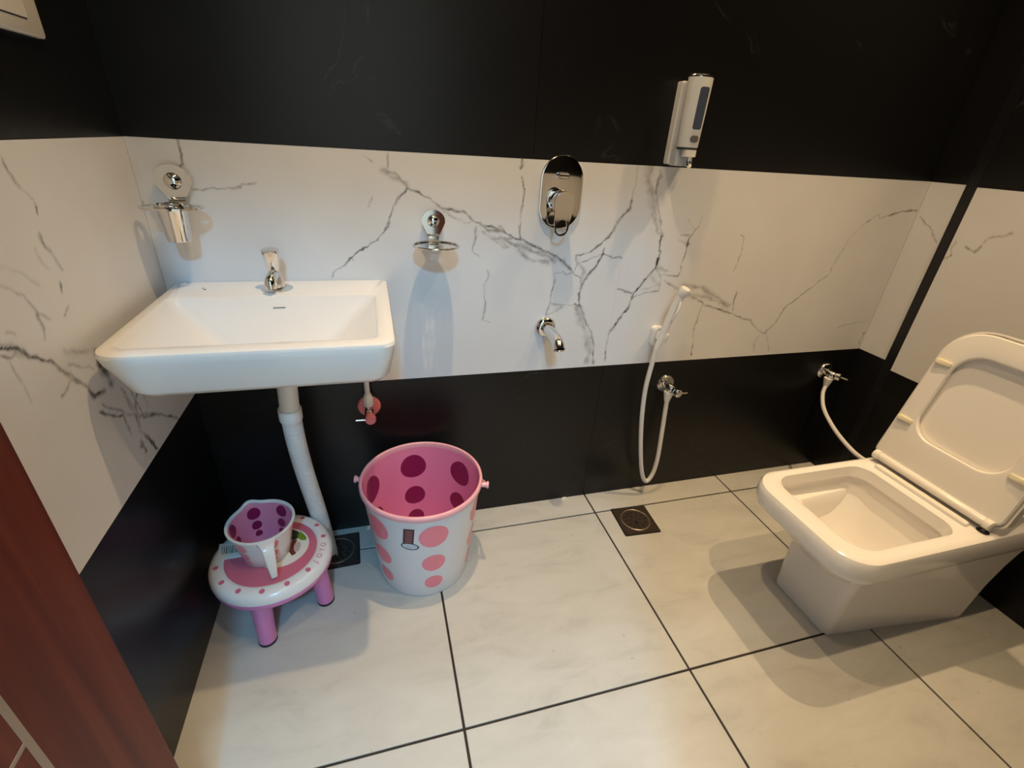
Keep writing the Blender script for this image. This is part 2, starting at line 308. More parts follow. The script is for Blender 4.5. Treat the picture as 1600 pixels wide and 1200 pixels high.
# marble veins printed on the wall tiles: (strength, half-width mm, points in metres on the wall plane)
VB=[(0.5,2,[(0.535,1.163),(0.536,1.128)]),
(0.35,2,[(0.478,1.154),(0.497,1.14)]),
(0.4,5,[(0.52,1.125),(0.55,1.117),(0.565,1.099),(0.577,1.092),(0.582,1.086)]),
(0.25,6,[(0.527,1.119),(0.558,1.104)]),
(0.75,2.2,[(0.582,1.085),(0.558,1.066),(0.542,1.044),(0.532,1.019),(0.527,0.994),(0.512,0.975),(0.487,0.955),(0.452,0.932),(0.425,0.914),(0.414,0.895),(0.385,0.878),(0.38,0.865)]),
(0.7,2.6,[(0.582,1.086),(0.604,1.078),(0.623,1.069),(0.664,1.04),(0.687,1.039),(0.718,1.032),(0.751,1.01),(0.767,1.005),(0.821,0.988),(0.855,0.975)]),
(0.4,2.2,[(0.668,1.033),(0.727,1.004),(0.743,1.008)]),
(0.6,4,[(0.767,1.005),(0.792,0.986),(0.821,0.986)]),
(0.35,5,[(0.797,0.966),(0.856,0.967)]),
(0.35,3,[(0.772,0.986),(0.797,0.968),(0.832,0.943),(0.854,0.943)]),
(0.55,2.2,[(0.755,0.997),(0.752,0.97),(0.748,0.93),(0.765,0.918)]),
(0.5,2,[(0.792,0.877),(0.795,0.864),(0.781,0.838),(0.785,0.772)]),
(0.3,2,[(0.492,1.065),(0.483,1.041)]),
(0.3,3,[(0.429,0.914),(0.434,0.909)]),
(0.35,2,[(0.785,0.772),(0.782,0.731),(0.802,0.725)]),
(0.6,3,[(0.818,0.998),(0.852,0.973),(0.897,0.958),(0.957,0.932),(0.993,0.918),(1.025,0.896),(1.05,0.868)]),
(0.4,7,[(0.83,0.968),(0.87,0.947),(0.934,0.929),(0.989,0.905)]),
(0.35,6,[(0.876,0.937),(0.907,0.91),(0.965,0.902)]),
(0.35,6,[(0.933,0.932),(0.969,0.926),(1.012,0.904)]),
(0.3,4,[(0.82,0.963),(0.848,0.942)]),
(0.7,2.2,[(0.871,1.165),(0.871,1.152),(0.867,1.145)]),
(0.7,2.4,[(0.874,1.124),(0.881,1.097),(0.881,1.058),(0.875,1.024),(0.875,0.999),(0.88,0.968)]),
(0.6,2.2,[(1.05,0.868),(1.059,0.893),(1.052,0.921),(1.1,0.931)]),
(0.8,3.2,[(1.1,0.931),(1.132,0.96),(1.158,0.987),(1.18,1.033),(1.201,1.054),(1.203,1.075)]),
(0.3,2,[(1.203,1.075),(1.206,1.108),(1.204,1.162)]),
(0.5,2,[(1.059,0.896),(1.14,0.927),(1.142,0.943)]),
(0.3,7,[(1.058,0.904),(1.083,0.876),(1.081,0.847)]),
(0.65,2.2,[(1.14,0.927),(1.17,0.915),(1.2,0.912)]),
(0.9,3,[(1.14,0.927),(1.114,0.879),(1.1,0.864),(1.082,0.835),(1.077,0.806),(1.086,0.763)]),
(0.55,4,[(1.086,0.763),(1.107,0.725),(1.138,0.672),(1.151,0.631),(1.16,0.569)]),
(0.35,10,[(1.076,0.763),(1.099,0.712),(1.127,0.659),(1.141,0.605),(1.133,0.571)]),
(0.7,3.5,[(1.069,0.773),(1.089,0.763)]),
(0.6,2.2,[(1.05,0.868),(1.029,0.865),(1.016,0.876),(0.993,0.868),(0.993,0.837),(0.988,0.796),(0.978,0.742)]),
(0.7,2.4,[(1.05,0.868),(1.073,0.856),(1.082,0.835)]),
(0.3,2.2,[(0.99,0.775),(1.069,0.77)]),
(0.25,4,[(0.981,0.742),(1.011,0.753),(1.028,0.768)]),
(0.3,12,[(1.245,1.164),(1.244,1.129),(1.265,1.1),(1.292,1.022)]),
(0.55,4,[(1.279,1.151),(1.275,1.1),(1.296,1.049),(1.325,0.978),(1.32,0.958)]),
(0.4,4,[(1.284,1.141),(1.274,1.155)]),
(0.4,4,[(1.279,1.038),(1.311,0.984)]),
(0.95,3,[(1.325,0.978),(1.319,0.961),(1.33,0.927),(1.323,0.886),(1.295,0.844),(1.263,0.802),(1.258,0.792)]),
(0.65,2.6,[(1.204,0.818),(1.228,0.812),(1.26,0.803)]),
(0.8,3,[(1.262,0.792),(1.257,0.764),(1.236,0.733),(1.218,0.701),(1.199,0.669)]),
(0.5,2,[(1.199,0.669),(1.198,0.629),(1.202,0.573)]),
(0.55,2.2,[(1.265,0.792),(1.304,0.804),(1.351,0.809),(1.347,0.856),(1.324,0.883)]),
(0.3,3,[(1.288,0.814),(1.326,0.825),(1.35,0.828)]),
(0.65,2.2,[(1.346,0.862),(1.373,0.86),(1.409,0.855),(1.415,0.873),(1.415,0.915),(1.42,0.973),(1.441,1.008)]),
(0.3,2,[(1.441,1.008),(1.45,1.036)]),
(0.3,6,[(1.328,0.88),(1.37,0.873)]),
(0.25,2,[(1.402,1.029),(1.427,1.001)]),
(0.45,2.5,[(1.385,0.979),(1.417,0.985)]),
(0.3,2.5,[(1.381,0.967),(1.425,0.956)]),
(0.25,8,[(1.313,0.856),(1.339,0.831)]),
(0.6,3,[(1.364,0.843),(1.412,0.817),(1.451,0.804),(1.528,0.763),(1.57,0.749),(1.647,0.726)]),
(0.35,8,[(1.438,0.826),(1.513,0.816),(1.575,0.782),(1.63,0.754)]),
(0.3,7,[(1.462,0.791),(1.537,0.786),(1.597,0.761)]),
(0.55,2.2,[(1.529,0.76),(1.525,0.723),(1.517,0.682),(1.527,0.625),(1.535,0.574)]),
(0.6,3,[(1.54,0.756),(1.618,0.734),(1.659,0.721),(1.743,0.693),(1.809,0.644),(1.829,0.643)]),
(0.3,5,[(1.566,0.786),(1.639,0.753)]),
(0.5,2.2,[(1.655,0.733),(1.652,0.769),(1.651,0.8)]),
(0.65,2.4,[(1.819,0.643),(1.854,0.68),(1.879,0.742),(1.923,0.778),(1.981,0.825),(2.022,0.857),(2.021,0.88)]),
(0.22,3,[(2.021,0.88),(2.039,0.934),(2.053,0.987),(2.099,1.031)]),
(0.7,2.6,[(2.099,1.031),(2.135,1.057),(2.151,1.046),(2.186,1.055),(2.239,1.071),(2.304,1.074)]),
(0.45,2,[(1.606,0.985),(1.621,0.979),(1.626,0.926),(1.621,0.89),(1.615,0.868)]),
(0.3,2,[(1.802,0.635),(1.79,0.614),(1.799,0.574)]),
(0.3,2,[(1.837,0.634),(1.869,0.574)]),
(0.4,2.2,[(2.156,0.65),(2.214,0.666),(2.295,0.672)]),
(0.5,2.5,[(2.298,0.579),(2.302,0.626)]),
(0.75,2.4,[(0.098,1.166),(0.098,1.154),(0.098,1.137),(0.097,1.119),(0.093,1.111)]),
(0.55,2,[(0.106,1.068),(0.125,1.065),(0.135,1.069),(0.172,1.072),(0.202,1.074),(0.216,1.083),(0.238,1.085)]),
(0.8,2.6,[(0.002,1.038),(0.002,1.031),(0.001,1.026)])]
VL=[(0.85,3.4,[(-0.572,0.933),(-0.556,0.922),(-0.528,0.91),(-0.503,0.887),(-0.473,0.866),(-0.459,0.845),(-0.448,0.83),(-0.417,0.795),(-0.409,0.771),(-0.373,0.762)]),
(0.4,7,[(-0.564,0.935),(-0.541,0.918),(-0.526,0.902)]),
(0.5,2.5,[(-0.561,0.915),(-0.544,0.904),(-0.53,0.906)]),
(0.5,2.5,[(-0.463,0.857),(-0.447,0.819),(-0.482,0.811)]),
(0.6,4,[(-0.447,0.819),(-0.416,0.797)]),
(0.35,5,[(-0.434,0.869),(-0.391,0.846),(-0.349,0.833)]),
(0.8,8,[(-0.359,0.834),(-0.36,0.803),(-0.343,0.763)]),
(0.4,2.2,[(-0.437,0.845),(-0.377,0.809)]),
(0.8,3,[(-0.407,0.738),(-0.372,0.708),(-0.346,0.692),(-0.344,0.658),(-0.344,0.644)]),
(0.5,3,[(-0.395,0.746),(-0.342,0.697),(-0.299,0.664)]),
(0.6,3,[(-0.322,0.724),(-0.304,0.667),(-0.239,0.635)]),
(0.7,3.2,[(-0.266,0.707),(-0.294,0.689),(-0.306,0.634),(-0.278,0.583)]),
(0.5,3,[(-0.322,0.742),(-0.304,0.694),(-0.308,0.67)]),
(0.8,3,[(-0.321,0.615),(-0.315,0.593),(-0.326,0.608)]),
(0.5,2.5,[(-0.253,0.686),(-0.251,0.657)]),
(0.45,2,[(-0.404,1.15),(-0.398,1.116),(-0.39,1.104)]),
(0.25,2,[(-0.39,1.104),(-0.369,1.088),(-0.368,1.073)]),
(0.8,3,[(-0.368,1.074),(-0.373,1.065)]),
(0.55,2.6,[(-0.387,1.041),(-0.388,1.028),(-0.377,1.015),(-0.371,0.996),(-0.366,0.981)]),
(0.35,3,[(-0.41,1.022),(-0.404,0.999),(-0.395,0.988)]),
(0.6,2.6,[(-0.383,0.967),(-0.386,0.947)]),
(0.4,2.2,[(-0.384,0.924),(-0.403,0.914)]),
(0.35,2.2,[(-0.508,0.994),(-0.473,0.971),(-0.466,0.951),(-0.46,0.939)]),
(0.25,2,[(-0.46,0.939),(-0.434,0.922)]),
(0.5,2.2,[(-0.462,0.937),(-0.459,0.913),(-0.466,0.898)]),
(0.2,4,[(-0.495,1.014),(-0.46,1.001),(-0.434,0.977)]),
(0.45,3,[(-0.533,0.939),(-0.523,0.929)]),
(0.35,2,[(-0.55,0.904),(-0.546,0.874),(-0.545,0.836)]),
(0.7,3,[(-0.292,0.719),(-0.281,0.649),(-0.22,0.623),(-0.134,0.557)]),
(0.7,3,[(-0.305,0.688),(-0.312,0.638),(-0.268,0.561)]),
(0.7,3,[(-0.315,0.62),(-0.316,0.589)])]
VR=[(0.6,3,[(-0.014,1.056),(-0.047,1.035),(-0.073,1.018),(-0.099,0.986)])]
VR2=[(0.7,2.2,[(-0.157,0.95),(-0.18,0.957),(-0.172,0.986),(-0.176,1.004)]),
(0.7,2.8,[(-0.21,0.992),(-0.238,0.987),(-0.248,1.009),(-0.254,1.031),(-0.288,1.041),(-0.306,1.055)])]

# ------------------------------------------------------------------ tiles and walls
def P3(plane, u, v, d):
    """u along the wall, v up, d into the wall"""
    if plane == 'back': return (u, d, v)
    if plane == 'left': return (-d, u, v)
    if plane == 'front': return (u, YF-d, v)
    return (plane+d, u, v)          # right-hand walls: plane is the x of the surface
def tile(parent, plane, u0, u1, v0, v1, m, gap=0.0006, name='wall_tile'):
    u0, u1 = min(u0, u1)+gap, max(u0, u1)-gap; v0 += gap; v1 -= gap
    vs = [P3(plane, u, v, d) for d in (0, TH) for (u, v) in ((u0, v0), (u1, v0), (u1, v1), (u0, v1))]
    mb = MB().add(vs, [(0,1,2,3),(7,6,5,4),(0,4,5,1),(1,5,6,2),(2,6,7,3),(3,7,4,0)])
    return obj(name, mb, m, parent, smooth=0)
_rng = np.random.default_rng(3)
def _noise2(u, v, sc, seed):
    r = np.random.default_rng(seed); out = np.zeros_like(u)
    for k in range(7):
        a = r.uniform(0, 2*PI); fr = sc*(0.6+1.3*k/3); ph = r.uniform(0, 2*PI)
        out += np.sin((u*math.cos(a)+v*math.sin(a))*fr+ph)/(1+0.5*k)
    return out
def vein_tile(parent, plane, u0, u1, v0, v1, veins, step, m, gap=0.0006):
    u0, u1 = min(u0, u1)+gap, max(u0, u1)-gap; v0 += gap; v1 -= gap
    nu = int(round((u1-u0)/step))+1; nv = int(round((v1-v0)/step))+1
    U, V = np.meshgrid(np.linspace(u0, u1, nu), np.linspace(v0, v1, nv))
    Uj = U+0.0012*_noise2(U, V, 160, 5)+0.0005*_noise2(U, V, 420, 9); Vj = V+0.0012*_noise2(U, V, 150, 6)+0.0005*_noise2(U, V, 400, 8)
    A = np.zeros_like(U)
    mod = 0.85+0.22*_noise2(U, V, 60, 12)
    for st, wd, pts in veins:
        wd = wd*0.001
        wv = wd*np.clip(0.85+0.25*_noise2(U, V, 110, 17), 0.55, 1.6)
        m_ = 4*wd+0.01
        for (a, b), (c, d) in zip(pts[:-1], pts[1:]):
            sel = (U > min(a, c)-m_) & (U < max(a, c)+m_) & (V > min(b, d)-m_) & (V < max(b, d)+m_)
            if not sel.any(): continue
            x = Uj[sel]; y = Vj[sel]; L = (c-a)**2+(d-b)**2+1e-12
            t = np.clip(((x-a)*(c-a)+(y-b)*(d-b))/L, 0, 1)
            dist = np.hypot(x-a-t*(c-a), y-b-t*(d-b))
            val = st*np.exp(-(dist/wv[sel])**2*0.9)*np.clip(mod[sel], 0.5, 1.15)
            A[sel] = np.maximum(A[sel], val)
    n = nu*nv; co = np.zeros((n+8, 3))
    uu, vv = U.ravel(), V.ravel()
    def put(u, v, d):
        return np.stack(np.broadcast_arrays(*[np.asarray(q, float) for q in P3(plane, u, v, d)]), -1)
    co[:n] = put(uu, vv, 0.0)
    ex = [(u, v, d) for d in (0, TH) for (u, v) in ((u0, v0), (u1, v0), (u1, v1), (u0, v1))]
    for k, (u, v, d) in enumerate(ex): co[n+k] = P3(plane, u, v, d)
    i, j = np.meshgrid(np.arange(nv-1), np.arange(nu-1), indexing='ij')
    q = (i*nu+j).ravel(); F = np.stack([q, q+1, q+nu+1, q+nu], -1)
    Fx = np.array([(7,6,5,4),(0,4,5,1),(1,5,6,2),(2,6,7,3),(3,7,4,0)])+n
    F = np.concatenate([F, Fx])
    me = bpy.data.meshes.new('wall_tile')
    me.vertices.add(n+8); me.vertices.foreach_set('co', co.ravel())
    me.loops.add(F.size); me.loops.foreach_set('vertex_index', F.ravel().astype(np.int32))
    me.polygons.add(len(F)); me.polygons.foreach_set('loop_start', np.arange(0, F.size, 4, dtype=np.int32))
    me.update(calc_edges=True); me.validate()
    at = me.attributes.new('vein', 'FLOAT', 'POINT')
    at.data.foreach_set('value', np.concatenate([A.ravel(), np.zeros(8)]).astype(np.float32))
    me.materials.append(m)
    o = bpy.data.objects.new('wall_tile', me); COL.objects.link(o); o.parent = parent
    return o
ROWS = [0.0, H1, H2, H2+0.605, CEIL]
def backing(name, a, b, m=wall_grout): return struct(obj(name, MB().box(a, b), m, smooth=0))
# back wall
wb = backing('wall_back', (-0.11, TH, -0.05), (W+0.12, 0.11, CEIL))
for k in range(4):
    xj = 0.9 if k > 1 else 1.2
    for (a, b) in ((0.0, xj), (xj, W)):
        if k == 1: vein_tile(wb, 'back', a, b, H1, H2, VB, 0.0024, white_tile, 0.00015)
        else: tile(wb, 'back', a, b, ROWS[k], ROWS[k+1], black_tile)
# left wall
wl = backing('wall_left', (-0.11, YF, -0.05), (-TH, TH, CEIL))
for k in range(4):
    for (a, b) in ((-1.2, 0.0), (YF, -1.2)):
        if k == 1: vein_tile(wl, 'left', a, b, H1, H2, [(min(1.0, q[0]*0.95), q[1], q[2]) for q in VL], 0.0026 if b == 0 else 0.05, white_tile)
        else: tile(wl, 'left', a, b, ROWS[k], ROWS[k+1], black_tile)
# right wall: a shallow recess beside the back corner, then the boxed-out wall with its black edge strip
wa = backing('wall_alcove', (W+TH, YE-0.02, -0.05), (W+0.12, TH, CEIL))
for k in range(4):
    if k == 1: vein_tile(wa, W, YE, 0.0, H1, H2, VR, 0.004, white_tile)
    else: tile(wa, W, YE, 0.0, ROWS[k], ROWS[k+1], black_tile)
wr = backing('wall_right', (W2+TH, YF, -0.05), (W+0.12, YE-0.0005, CEIL))
RR = [0.0, 0.540, 1.164, 1.77, CEIL]
obj('edge_strip', MB().box((W2-0.0008, YE-SW, 0.0), (W2+TH, YE, CEIL)), strip_m, wr, smooth=0)
for k in range(4):
    for (a, b) in ((-0.9, YE-SW), (YF, -0.9)):
        if k == 1: vein_tile(wr, W2, a, b, RR[1], RR[2], VR2, 0.004 if b > -0.5 else 0.05, white_tile)
        else: tile(wr, W2, a, b, RR[k], RR[k+1], black_tile)
# front wall with the doorway behind the camera
DX0, DX1, DZ = 0.055, 0.83, 2.06
wf = struct(obj('wall_front', MB().box((-0.11, YF-0.12, -0.05), (DX0, YF-TH, CEIL)).box((DX1, YF-0.12, -0.05), (W+0.12, YF-TH, CEIL)).box((DX0, YF-0.12, DZ), (DX1, YF-TH, CEIL)), wall_grout, smooth=0))
for k in range(4):
    tile(wf, 'front', DX1+0.06, W2, ROWS[k], ROWS[k+1], white_tile if k == 1 else black_tile)
tile(wf, 'front', 0.0, DX1+0.06, DZ+0.06, CEIL, black_tile)
tr = struct(obj('trim_1', MB().box((0.0, YF-0.125, -0.004), (DX0, YF+0.012, DZ+0.05)).box((DX1, YF-0.125, -0.004), (DX1+0.055, YF+0.012, DZ+0.05)).box((DX0, YF-0.125, DZ), (DX1, YF+0.012, DZ+0.05)), door_m, smooth=0))
struct(obj('ceiling', MB().box((-0.11, YF-0.12, CEIL), (W+0.12, 0.11, CEIL+0.08)), ceil_m, smooth=0))
# floor: dark grout bed with a separate slab for every tile
fl = struct(obj('floor', MB().box((-0.11, YF-0.12, -0.08), (W+0.12, 0.11, -0.0035)), grout_dark, smooth=0))
XS = [-0.006, 0.6085, 1.2085, 1.8087, W+0.004]; YS = [0.006, -0.1013, -0.7009, -1.3005, YF-0.12]
for i in range(4):
    for j in range(4):
        g = 0.0031
        obj('floor_tile', MB().box((XS[i]+g, YS[j+1]+g, -0.006), (XS[i+1]-g, YS[j]-g, 0.0)), floor_tile, fl, smooth=0, bevel=0.0007)
# hallway beyond the doorway
struct(obj('floor_hallway', MB().box((-1.2, -4.4, -0.10), (2.6, YF-0.121, -0.004)), floor_tile, smooth=0))
struct(obj('ceiling_hallway', MB().box((-1.2, -4.4, 2.92), (2.6, YF-0.121, 3.0)), ceil_m, smooth=0))
struct(obj('wall_hallway_left', MB().box((-1.3, -4.4, -0.1), (-1.2, YF-0.121, 3.0)), hall_m, smooth=0))
struct(obj('wall_hallway_right', MB().box((2.6, -4.4, -0.1), (2.7, YF-0.121, 3.0)), hall_m, smooth=0))
struct(obj('wall_hallway_back', MB().box((-1.3, -4.5, -0.1), (2.7, -4.4, 3.0)), hall_m, smooth=0))
struct(obj('wall_hallway_front', MB().box((-1.3, YF-0.125, CEIL), (2.7, YF-0.12, 3.0)).box((-1.3, YF-0.125, -0.1), (-0.11, YF-0.12, CEIL)).box((W+0.12, YF-0.125, -0.1), (2.7, YF-0.12, CEIL)), hall_m, smooth=0))
hw = thing('added_fill_lamp', (0.5, -1.90, 2.92), 'added white fill lamp on the hallway ceiling turned to the far wall', 'lamp')  # made-up, unseen fixture holding the added hallway fill light
obj('stem', MB().lathe([(0.012, -0.12), (0.012, 0.0)], seg=16), plastic_white, hw)
obj('housing', MB().lathe([(0.165, 0.0), (0.165, 0.06), (0.05, 0.10)], origin=(0, -0.042, -0.136), axis=(0, 0.82, 0.57), seg=36), plastic_white, hw)
hl = thing('hallway_lamp', (0.34, -2.75, 2.92), 'round cool white ceiling lamp in the hallway behind the doorway', 'lamp')
obj('lamp_body', MB().lathe([(0.11, 0.0), (0.11, -0.02), (0.095, -0.03)], seg=36), plastic_white, hl)
obj('lens', MB().lathe([(0.09, -0.029), (0.088, -0.036)], seg=36), tube_m, hl)
# door leaf, standing open along the left wall
dr = bpy.data.objects.new('door_1', None); COL.objects.link(dr); dr.location = (0.0885, -1.43, 0.0); struct(dr)
XF = 0.1065; YD0, YD1 = -1.43, -0.757
def dl(x, y, z): return (x-0.0885, y+1.43, z)
obj('door_panel', MB().box(dl(0.0715, YD0, 0.012), dl(XF, YD1, 2.04)), door_m, dr, bevel=0.0015, smooth=0)
GY = -0.911
obj('inlay_strip', MB().box(dl(XF, GY-0.0045, 0.012), dl(XF+0.0006, GY+0.0045, 2.04)), groove_m, dr, smooth=0)
for zz in (0.632, 1.40):
    obj('inlay_strip', MB().box(dl(XF, YD0, zz-0.003), dl(XF+0.0006, GY-0.0045, zz+0.003)), groove_m, dr, smooth=0)
for zz in (0.25, 1.02, 1.78):
    obj('hinge', MB().lathe([(0.006, -0.05), (0.006, 0.05)], origin=dl(0.066, YD0-0.004, zz)), chrome, dr)
# ceiling downlights
for k, (x, y, p, lab) in enumerate(DOWN):
    d = thing('downlight', (x, y, CEIL), lab, 'downlight', 'downlights in the bathroom ceiling')
    obj('bezel', MB().torus((0, 0, -0.003), (0, 0, 1), 0.042, 0.006, 40, 10), plastic_white, d)
    obj('lens', MB().lathe([(0.038, -0.0005), (0.037, -0.004)], seg=32), lens_m, d)
    lo = area_light('downlight_light', (x, y, CEIL-0.012), 0.035, p, WARM, spread=math.radians(92))

# ------------------------------------------------------------------ toilet
def rpoly(pts, radii, n=8, z=0.0):
    out = []; N = len(pts)
    for i in range(N):
        p = Vector(pts[i]); a = Vector(pts[i-1]); b = Vector(pts[(i+1) % N]); r = radii[i]
        da = (a-p).normalized(); db = (b-p).normalized()
        ang = da.angle(db); t = r/math.tan(ang/2); t = min(t, (a-p).length*0.49, (b-p).length*0.49); rr = t*math.tan(ang/2)
        c = p+(da+db).normalized()*(rr/math.sin(ang/2))
        s = (p+da*t)-c; e = (p+db*t)-c
        th = s.angle_signed(e) if s.length > 1e-9 and e.length > 1e-9 else 0
        for k in range(n+1):
            q = -th*k/n
            v = Vector((s.x*math.cos(q)-s.y*math.sin(q), s.x*math.sin(q)+s.y*math.cos(q))) if True else s
            out.append((c.x+v.x, c.y+v.y, z))
    return out
def tring(z, xf, xb, hf, hb, yc, rf, rb, n=9):
    return rpoly([(xf, yc-hf), (xb, yc-hb), (xb, yc+hb), (xf, yc+hf)], [rf, rb, rb, rf], n, z)
TO = (1.90, -0.611, 0.0)
def shift(ring, o=TO): return [(p[0]-o[0], p[1]-o[1], p[2]-o[2]) for p in ring]
toilet = thing('toilet', TO, 'ivory ceramic toilet with squared bowl and raised seat and lid', 'toilet')
yc = -0.612; yo = -0.606
rings = [tring(0.0, 1.652, 2.146, .098, .148, -.608, .022, .03), tring(0.012, 1.650, 2.148, .100, .150, -.608, .022, .03),
         tring(0.14, 1.647, 2.158, .103, .150, -.609, .024, .03), tring(0.22, 1.644, 2.172, .107, .152, -.610, .026, .03), tring(0.275, 1.640, 2.186, .112, .156, -.610, .028, .03),
         tring(0.304, 1.634, 2.198, .118, .160, yc, .032, .03), tring(0.314, 1.622, 2.206, .126, .163, yc, .036, .03), tring(0.319, 1.58, 2.212, .145, .166, yc, .046, .03),
         tring(0.320, 1.515, 2.225, .162, .170, yc, .060, .03), tring(0.324, 1.496, 2.238, .171, .173, yc, .070, .03), tring(0.333, 1.486, 2.250, .1755, .175, yc, .076, .03), tring(0.348, 1.479, 2.258, .178, .176, yc, .080, .03), tring(0.366, 1.475, 2.262, .179, .177, yc, .082, .03),
         tring(0.385, 1.477, 2.262, .178, .176, yc, .082, .03), tring(0.395, 1.482, 2.258, .1745, .173, yc, .080, .028), tring(0.400, 1.494, 2.250, .166, .166, yc, .074, .024),
         tring(0.400, 1.528, 1.874, .149, .149, yo, .062, .050), tring(0.396, 1.536, 1.867, .1425, .1425, yo, .058, .046), tring(0.362, 1.540, 1.864, .139, .139, yo, .058, .046),
         tring(0.354, 1.528, 1.876, .150, .150, yo, .054, .05), tring(0.332, 1.526, 1.876, .150, .150, yo, .06, .055), tring(0.28, 1.56, 1.862, .132, .138, yo, .07, .065),
         tring(0.22, 1.60, 1.845, .105, .11, yo, .07, .065), tring(0.17, 1.665, 1.83, .072, .08, yo, .05, .05), tring(0.14, 1.70, 1.81, .05, .055, yo, .035, .035)]
body = obj('body', MB().loft([shift(r) for r in rings]), ceramic, toilet, smooth=35)
obj('water', MB().loft([shift(tring(0.176, 1.655, 1.832, .075, .082, yo, .05, .05)), shift(tring(0.1765, 1.655, 1.832, .075, .082, yo, .05, .05))]), water_m, toilet)
AL = math.radians(10.5); HO = Vector((1.938, -0.611, 0.418))
def SP(u, v, n):
    p = HO + Vector((0, u, 0)) + Vector((math.sin(AL), 0, math.cos(AL)))*v + Vector((-math.cos(AL), 0, math.sin(AL)))*n
    return (p.x-TO[0], p.y-TO[1], p.z-TO[2])
def sring(pts, rad, n, seg=10): return [SP(p[0], p[1], n) for p in rpoly(pts, rad, seg)]
def quad(d, dv=0.0): return [(-.170+d, .004+d+dv), (.170-d, .004+d+dv), (.164-d, .424-d), (-.164+d, .424-d)]
def hole(d): return [(-.120+d, .104+d), (.120-d, .104+d), (.116-d, .368-d), (-.116+d, .368-d)]
ro = [.022, .022, .095, .095]; rh = [.062, .062, .068, .068]
seat = obj('seat', MB().loft([sring(hole(0), rh, 0.0), sring(quad(0), ro, 0.0), sring(quad(0), ro, .010), sring(quad(.003), ro, .014), sring(quad(.022), [.03,.03,.08,.08], .016),
                              sring(hole(-.006), rh, .018), sring(hole(0), rh, .017), sring(hole(.003), rh, .012), sring(hole(0), rh, 0.0)], False, False), seat_white, toilet, smooth=30)
for (u, v) in ((-.139, .318), (.139, .318), (-.142, .135), (.142, .135)):
    rr = [[SP(u+p[0], v+p[1], nn) for p in rrect(-.021, .021, -.007, .007, .005, 4)] for nn in (.0145, .022)]
    rr.append([SP(u+p[0], v+p[1], .0235) for p in rrect(-.019, .019, -.0055, .0055, .004, 4)])
    obj('bumper', MB().loft(rr), bumper_m, seat)
def lq(d): return [(-.176+d, -.002+d), (.176-d, -.002+d), (.170-d, .432-d), (-.170+d, .432-d)]
rl = [.024, .024, .102, .102]
obj('lid', MB().loft([sring(lq(.010), rl, -.034), sring(lq(.002), rl, -.030), sring(lq(0), rl, -.022), sring(lq(0), rl, .0015), sring(lq(.0035), rl, .0015), sring(lq(.005), rl, -.003)]), seat_white, toilet, smooth=30)
obj('hinge_bar', MB().lathe([(0.0105, -.142), (0.012, -.139), (0.012, .139), (0.0105, .142)], origin=(1.921-TO[0], 0.0, .424), axis=(0,1,0), seg=20), seat_white, toilet)
for s in (-1, 1):
    obj('hinge_cap', MB().lathe([(0.011, 0), (0.0135, .002), (0.0135, .016), (0.011, .018)], origin=(1.921-TO[0], s*.151-.009, .424), axis=(0,1,0), seg=20), seat_white, toilet)
obj('cushion_strip', MB().loft([[(1.898-TO[0]+p[0], p[1], z) for p in rrect(-.010+d, .010-d, -.128+d, .128-d, .008, 5)] for z, d in ((.3995, 0), (.406, 0), (.409, .002))]), seat_white, toilet)
cap = obj('bolt_cap', MB().lathe([(0.0135, .3995), (0.0135, .4015), (0.011, .403), (0.006, .4025)], origin=(1.921-TO[0], -.149, 0), seg=24), rubber, toilet)
obj('bolt', MB().lathe([(0.005, .4020), (0.0045, .4045)], origin=(1.921-TO[0], -.149, 0), seg=16), chrome, cap)

# ------------------------------------------------------------------ wash basin with its fittings
bo = (0.265, -0.20, 0.70)
basin = thing('wash_basin', bo, 'white ceramic wall-hung wash basin in the corner between the marble walls', 'wash basin')
def br(z, x0, x1, y0, y1, r, r2=None): return shift(rrect(x0, x1, y0, y1, r, 8, z, r2), bo)
def bo4(z, x0, x1, y0, y1, rl, rr): return shift(rrect(x0, x1, y0, y1, 0, 8, z, (rl, rr, .012, .008)), bo)
obj('bowl', MB().loft([br(.700, .16, .37, -.27, -.12, .06), br(.757, .080, .460, -.392, -.010, .04), bo4(.764, .052, .490, -.412, -.004, .045, .03), bo4(.775, .044, .500, -.421, -.002, .045, .028),
    bo4(.835, .025, .513, -.440, -.001, .046, .030), bo4(.848, .022, .515, -.443, -.001, .047, .030), bo4(.8545, .024, .513, -.441, -.001, .046, .029), bo4(.857, .030, .507, -.435, -.003, .042, .026),
    br(.857, .044, .489, -.412, -.118, .022), br(.854, .046, .483, -.406, -.124, .022), br(.847, .050, .479, -.402, -.128, .022),
    br(.742, .17, .365, -.335, -.205, .03), br(.736, .19, .345, -.32, -.22, .025)]), ceramic, basin, smooth=32)
obj('waste_grate', MB().lathe([(.024, .7355), (.024, .738), (.018, .739)], origin=(.267-bo[0], -.270-bo[1], -bo[2]), seg=28), chrome, basin)
lg = MB()
for k in range(8):
    x = .2545+k*.0033-bo[0]; h = .0016 if k % 3 else .0019; t = (.857-.745)/.157
    y0 = -.139; z0 = .8478-(-.128-y0)*1.36
    lg.box((x, y0-h-bo[1], z0-.0006-bo[2]), (x+.0024, y0+h-bo[1], z0+.0006-bo[2]))
obj('maker_mark', lg, label_ink, basin, smooth=0)
for (x, y, r) in ((.095, -.055, .0024), (.102, -.066, .0032)):
    obj('speck', MB().lathe([(r, .8568), (r*.7, .8578)], origin=(x-bo[0], y-bo[1], -bo[2]), seg=12), label_ink, basin)
tap = thing('basin_tap', (0.256, -0.066, 0.857), 'short chrome pillar tap on the rear ledge of the basin', 'tap')
